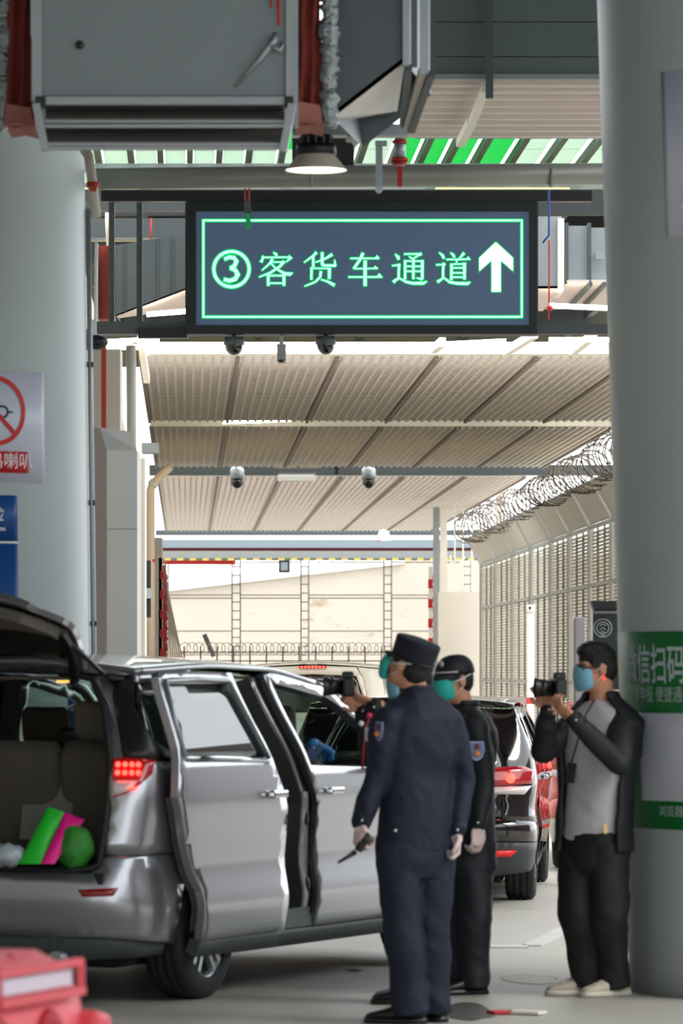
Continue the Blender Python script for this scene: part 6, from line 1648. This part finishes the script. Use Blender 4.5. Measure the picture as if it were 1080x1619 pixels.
# ---- photographer in front of the column ---------------------------------------------------
q = PD(22.2)
o3, h3, H3, x3 = person('person', 'person with glasses and blue mask in open dark jacket and pale shirt aiming a camera', (q(938, 1060).x, 22.2, 0), dict(
    head=q(942, 1058), hf=(-.93, -.34, -.10), tf=(-.52, -.85, 0), neck=q(950, 1106, .03), hair=1.08, tuft=True,
    sh=[q(984, 1140, -.05), q(918, 1138, .14)], el=[q(978, 1206, -.26), q(858, 1188, -.02)], wr=[q(906, 1134, -.36), q(868, 1116, -.14)],
    hip=[q(962, 1345, -.04), q(918, 1345, .05)], kn=[q(962, 1446, -.08), q(914, 1440, -.02)], an=[q(974, 1538, -.02), q(928, 1536, .03)], ft=[(-.85, -.55, 0), (-.97, -.15, 0)],
    hand=[((-.80, .1, .62), (-.1, .5, .9), (.5, .6, .7, .8), .35), ((-.5, .0, .85), (-.2, -.8, .2), (.7, .8, .9, .9), .5)], glove=[None, None],
    mask=M_sky, top=M_jkt, bot=M_blk, open=(1.05, .75), legr=(.108, .10, .074), shoe=M_sneak, solem=M_sole, laces=True, sw=.205, hem=-.0))
g_ = MB()
gl = thing('eyeglasses', 'thin dark framed eyeglasses on the photographer face', 'glasses', h3(0, .1, .01))
for k_ in (-1, 1):
    MB().ring([h3(k_*.032+.022*math.cos(t), .103-.012*abs(math.cos(t))*(k_*math.cos(t) > 0), .008+.016*math.sin(t)) for t in [2*math.pi*i/20 for i in range(21)]], .0036, 6).build('rim', M_black, gl)
    MB().ring([h3(k_*.055, .09, .014), h3(k_*.078, .04, .014), h3(k_*.081, -.005, .012)], .0034, 6).build('temple', M_black, gl)
MB().ring([h3(-.010, .106, .012), h3(.010, .106, .012)], .0022, 6).build('bridge', M_black, gl)
camera_item(q(884, 1088, -.24), (-1, -.12, .02), 'black camera with thick lens held up by the man beside the green poster', .98)
root = thing('phone_lanyard', 'black phone hanging from a neck strap over the pale shirt', 'phone', q(903, 1225, -.22))
MB().box(q(903, 1222, -.20), (.05, .012, .10), (0, .12, -.4)).build('phone_body', M_blackpl, root, bevel=.004)
MB().ring([q(903, 1207, -.195), q(914, 1170, -.18), q(926, 1130, -.14), q(940, 1106, -.09)], .005, 6).build('neck_strap', M_black, root)
MB().px(955, 1303, 960, 1318, 22.03, .01).build('zip_pull', mat('gold', (196, 170, 96), .3, metal=.8), o3)
MB().ball(h3(-.083, -.006, -.045), (.008, .008, .010), 10, 8).build('red_earpiece', mat('earpiece_red', (255, 60, 50), .4, emit=.6), o3)

# ---- photographer hidden behind the first officer ------------------------------------------
q = PD(21.7)
o4, h4, H4, x4 = person('person', 'person in black mostly hidden behind the tall capped officer, holding a camera to the left', (q(640, 1060).x, 21.7, 0), dict(
    head=q(650, 1072), hf=(-.98, .1, .0), tf=(-.95, .2, 0), neck=q(652, 1122, .0),
    sh=[q(640, 1150, -.17), q(640, 1150, .17)], el=[q(585, 1178, -.20), q(590, 1185, .14)], wr=[q(592, 1112, -.12), q(572, 1118, .06)],
    hip=[q(650, 1345, -.08), q(650, 1345, .08)], kn=[q(648, 1450, -.08), q(652, 1450, .08)], an=[q(655, 1546, -.08), q(658, 1546, .08)], ft=[(-1, 0, 0), (-1, .1, 0)],
    hand=[((-.95, .1, .30), (-.1, .45, .9), (.45, .55, .65, .7), .4), ((-.7, -.2, .5), (-.3, -.8, .3), (.8, .8, .9, .9), .5)], glove=[None, None],
    mask=M_sky, top=M_blk, bot=M_blk, legr=(.09, .08, .072), sw=.18))
camera_item(q(550, 1086, -.06), (-1, -.05, 0), 'black camera pointed at the silver van in front of the capped officer', .95)
root = thing('neck_badge', 'red cord with a pale card hanging by the arm holding the camera at the van', 'badge', q(578, 1185, -.27))
MB().ring([q(586, 1130, -.27), q(578, 1150, -.30), q(575, 1180, -.30), q(573, 1215, -.29)], .006, 6).build('red_cord', mat('cord_red', (150, 24, 44), .6), root)
MB().bar(q(580, 1150, -.31), q(581, 1172, -.31), .022, .01).build('pale_card', mat('card_grey', (150, 150, 160), .4), root)
MB().ball(q(584, 1131, -.30), .014, 10, 8).build('pink_disc', mat('disc_pink', (226, 60, 96), .5), root); MB().ball(q(571, 1144, -.30), .014, 10, 8).build('white_disc', M_strap, root)

# ---- driver in the van -----------------------------------------------------------------------
v_ = vl; hf = Vector((math.sin(math.radians(24)), math.cos(math.radians(24)), 0)); rt = Vector((hf.y, -hf.x, 0))
o5, h5, H5, x5 = person('person', 'person with black hair and blue gloves sitting in the front of the silver van', v_(2.5, .40, .75), dict(
    head=v_(2.50, .40, 1.40), hf=tuple(hf*.9+rt*.3), tf=tuple(hf), neck=v_(2.50, .40, 1.27), z0=.44,
    sh=[v_(2.54, .21, 1.20), v_(2.54, .58, 1.20)], el=[v_(2.74, .17, 1.02), v_(2.27, .68, 1.09)], wr=[v_(2.95, .25, 1.05), v_(2.40, .77, 1.235)],
    hip=[v_(2.60, .30, .78), v_(2.60, .50, .78)], kn=[v_(3.02, .28, .82), v_(3.02, .50, .82)], an=[v_(3.16, .28, .52), v_(3.16, .50, .52)], ft=[tuple(hf), tuple(hf)],
    hand=[(tuple(hf), (0, 0, -1), (.8, .8, .9, .9), .5), (tuple(hf+Vector((0, 0, -.30))), (0, 0, -1), (.3, .3, .4, .5), .3)], glove=[M_blueg, M_blueg],
    mask=M_sky, top=mat('blue_shirt', (60, 78, 120), .6), bot=M_blk, legr=(.085, .07, .06), sw=.18))
# ================================================================= GROUND DETAILS
root = thing('road_stains', 'dark wet stains with a red and white scrap on the ground before the officers', 'stain', (0.6, 20.6, 0.004), kind='structure')
M_stain = mat('ground_stain', (84, 84, 78), .35, var=.2, vscale=6)
def blot(cx, cy, rx_, ry, m, z, seed, nm='stain'):
    b = MB(); pts = []
    for k_ in range(40):
        a = 2*math.pi*k_/40; r_ = 1+.35*noise.noise(Vector((math.cos(a)*1.5+seed, math.sin(a)*1.5, seed))); pts.append(Vector((cx+rx_*r_*math.cos(a), cy+ry*r_*math.sin(a), z)))
    b.add([Vector((cx, cy, z))]+pts, [(0, i+1, (i+1) % 40+1) for i in range(40)]); o = b.build(nm, m, root); return o
def gxy(px, py): D = EYE*FPX/(py-HZ); return P(px, py, D)
c = gxy(738, 1600); blot(c.x, c.y, .13, .5, M_stain, .003, 1.)
c = gxy(840, 1548); blot(c.x, c.y, .16, .35, M_stain, .003, 3.)
c = gxy(560, 1535); blot(c.x, c.y, .04, .1, M_stain, .003, 5.)
tag(root)
root = thing('striped_scrap', 'flat red and white plastic strip lying on the ground before the photographer', 'strip', gxy(820, 1603))
a, b_, c = gxy(775, 1604), gxy(808, 1603), gxy(858, 1605)
for (p, q_, m) in ((a, b_, M_red), (b_, c, M_white)):
    MB().bar(p+Vector((0, 0, .012)), q_+Vector((0, 0, .012)), .10, .012).build('strip_piece', m, root)
root = thing('lane_marking', 'faded pale paint line on the ground behind the photographer', 'marking', gxy(850, 1495), kind='structure')
M_line = mat('faded_line', (196, 196, 190), .6, var=.1)
MB().bar(gxy(775, 1497)+Vector((0, 0, .004)), gxy(835, 1497)+Vector((0, 0, .004)), .25, .006).build('paint_line', M_line, root)
MB().bar(gxy(840, 1496)+Vector((0, 0, .004)), gxy(898, 1468)+Vector((0, 0, .004)), .12, .006).build('paint_line', M_line, root)
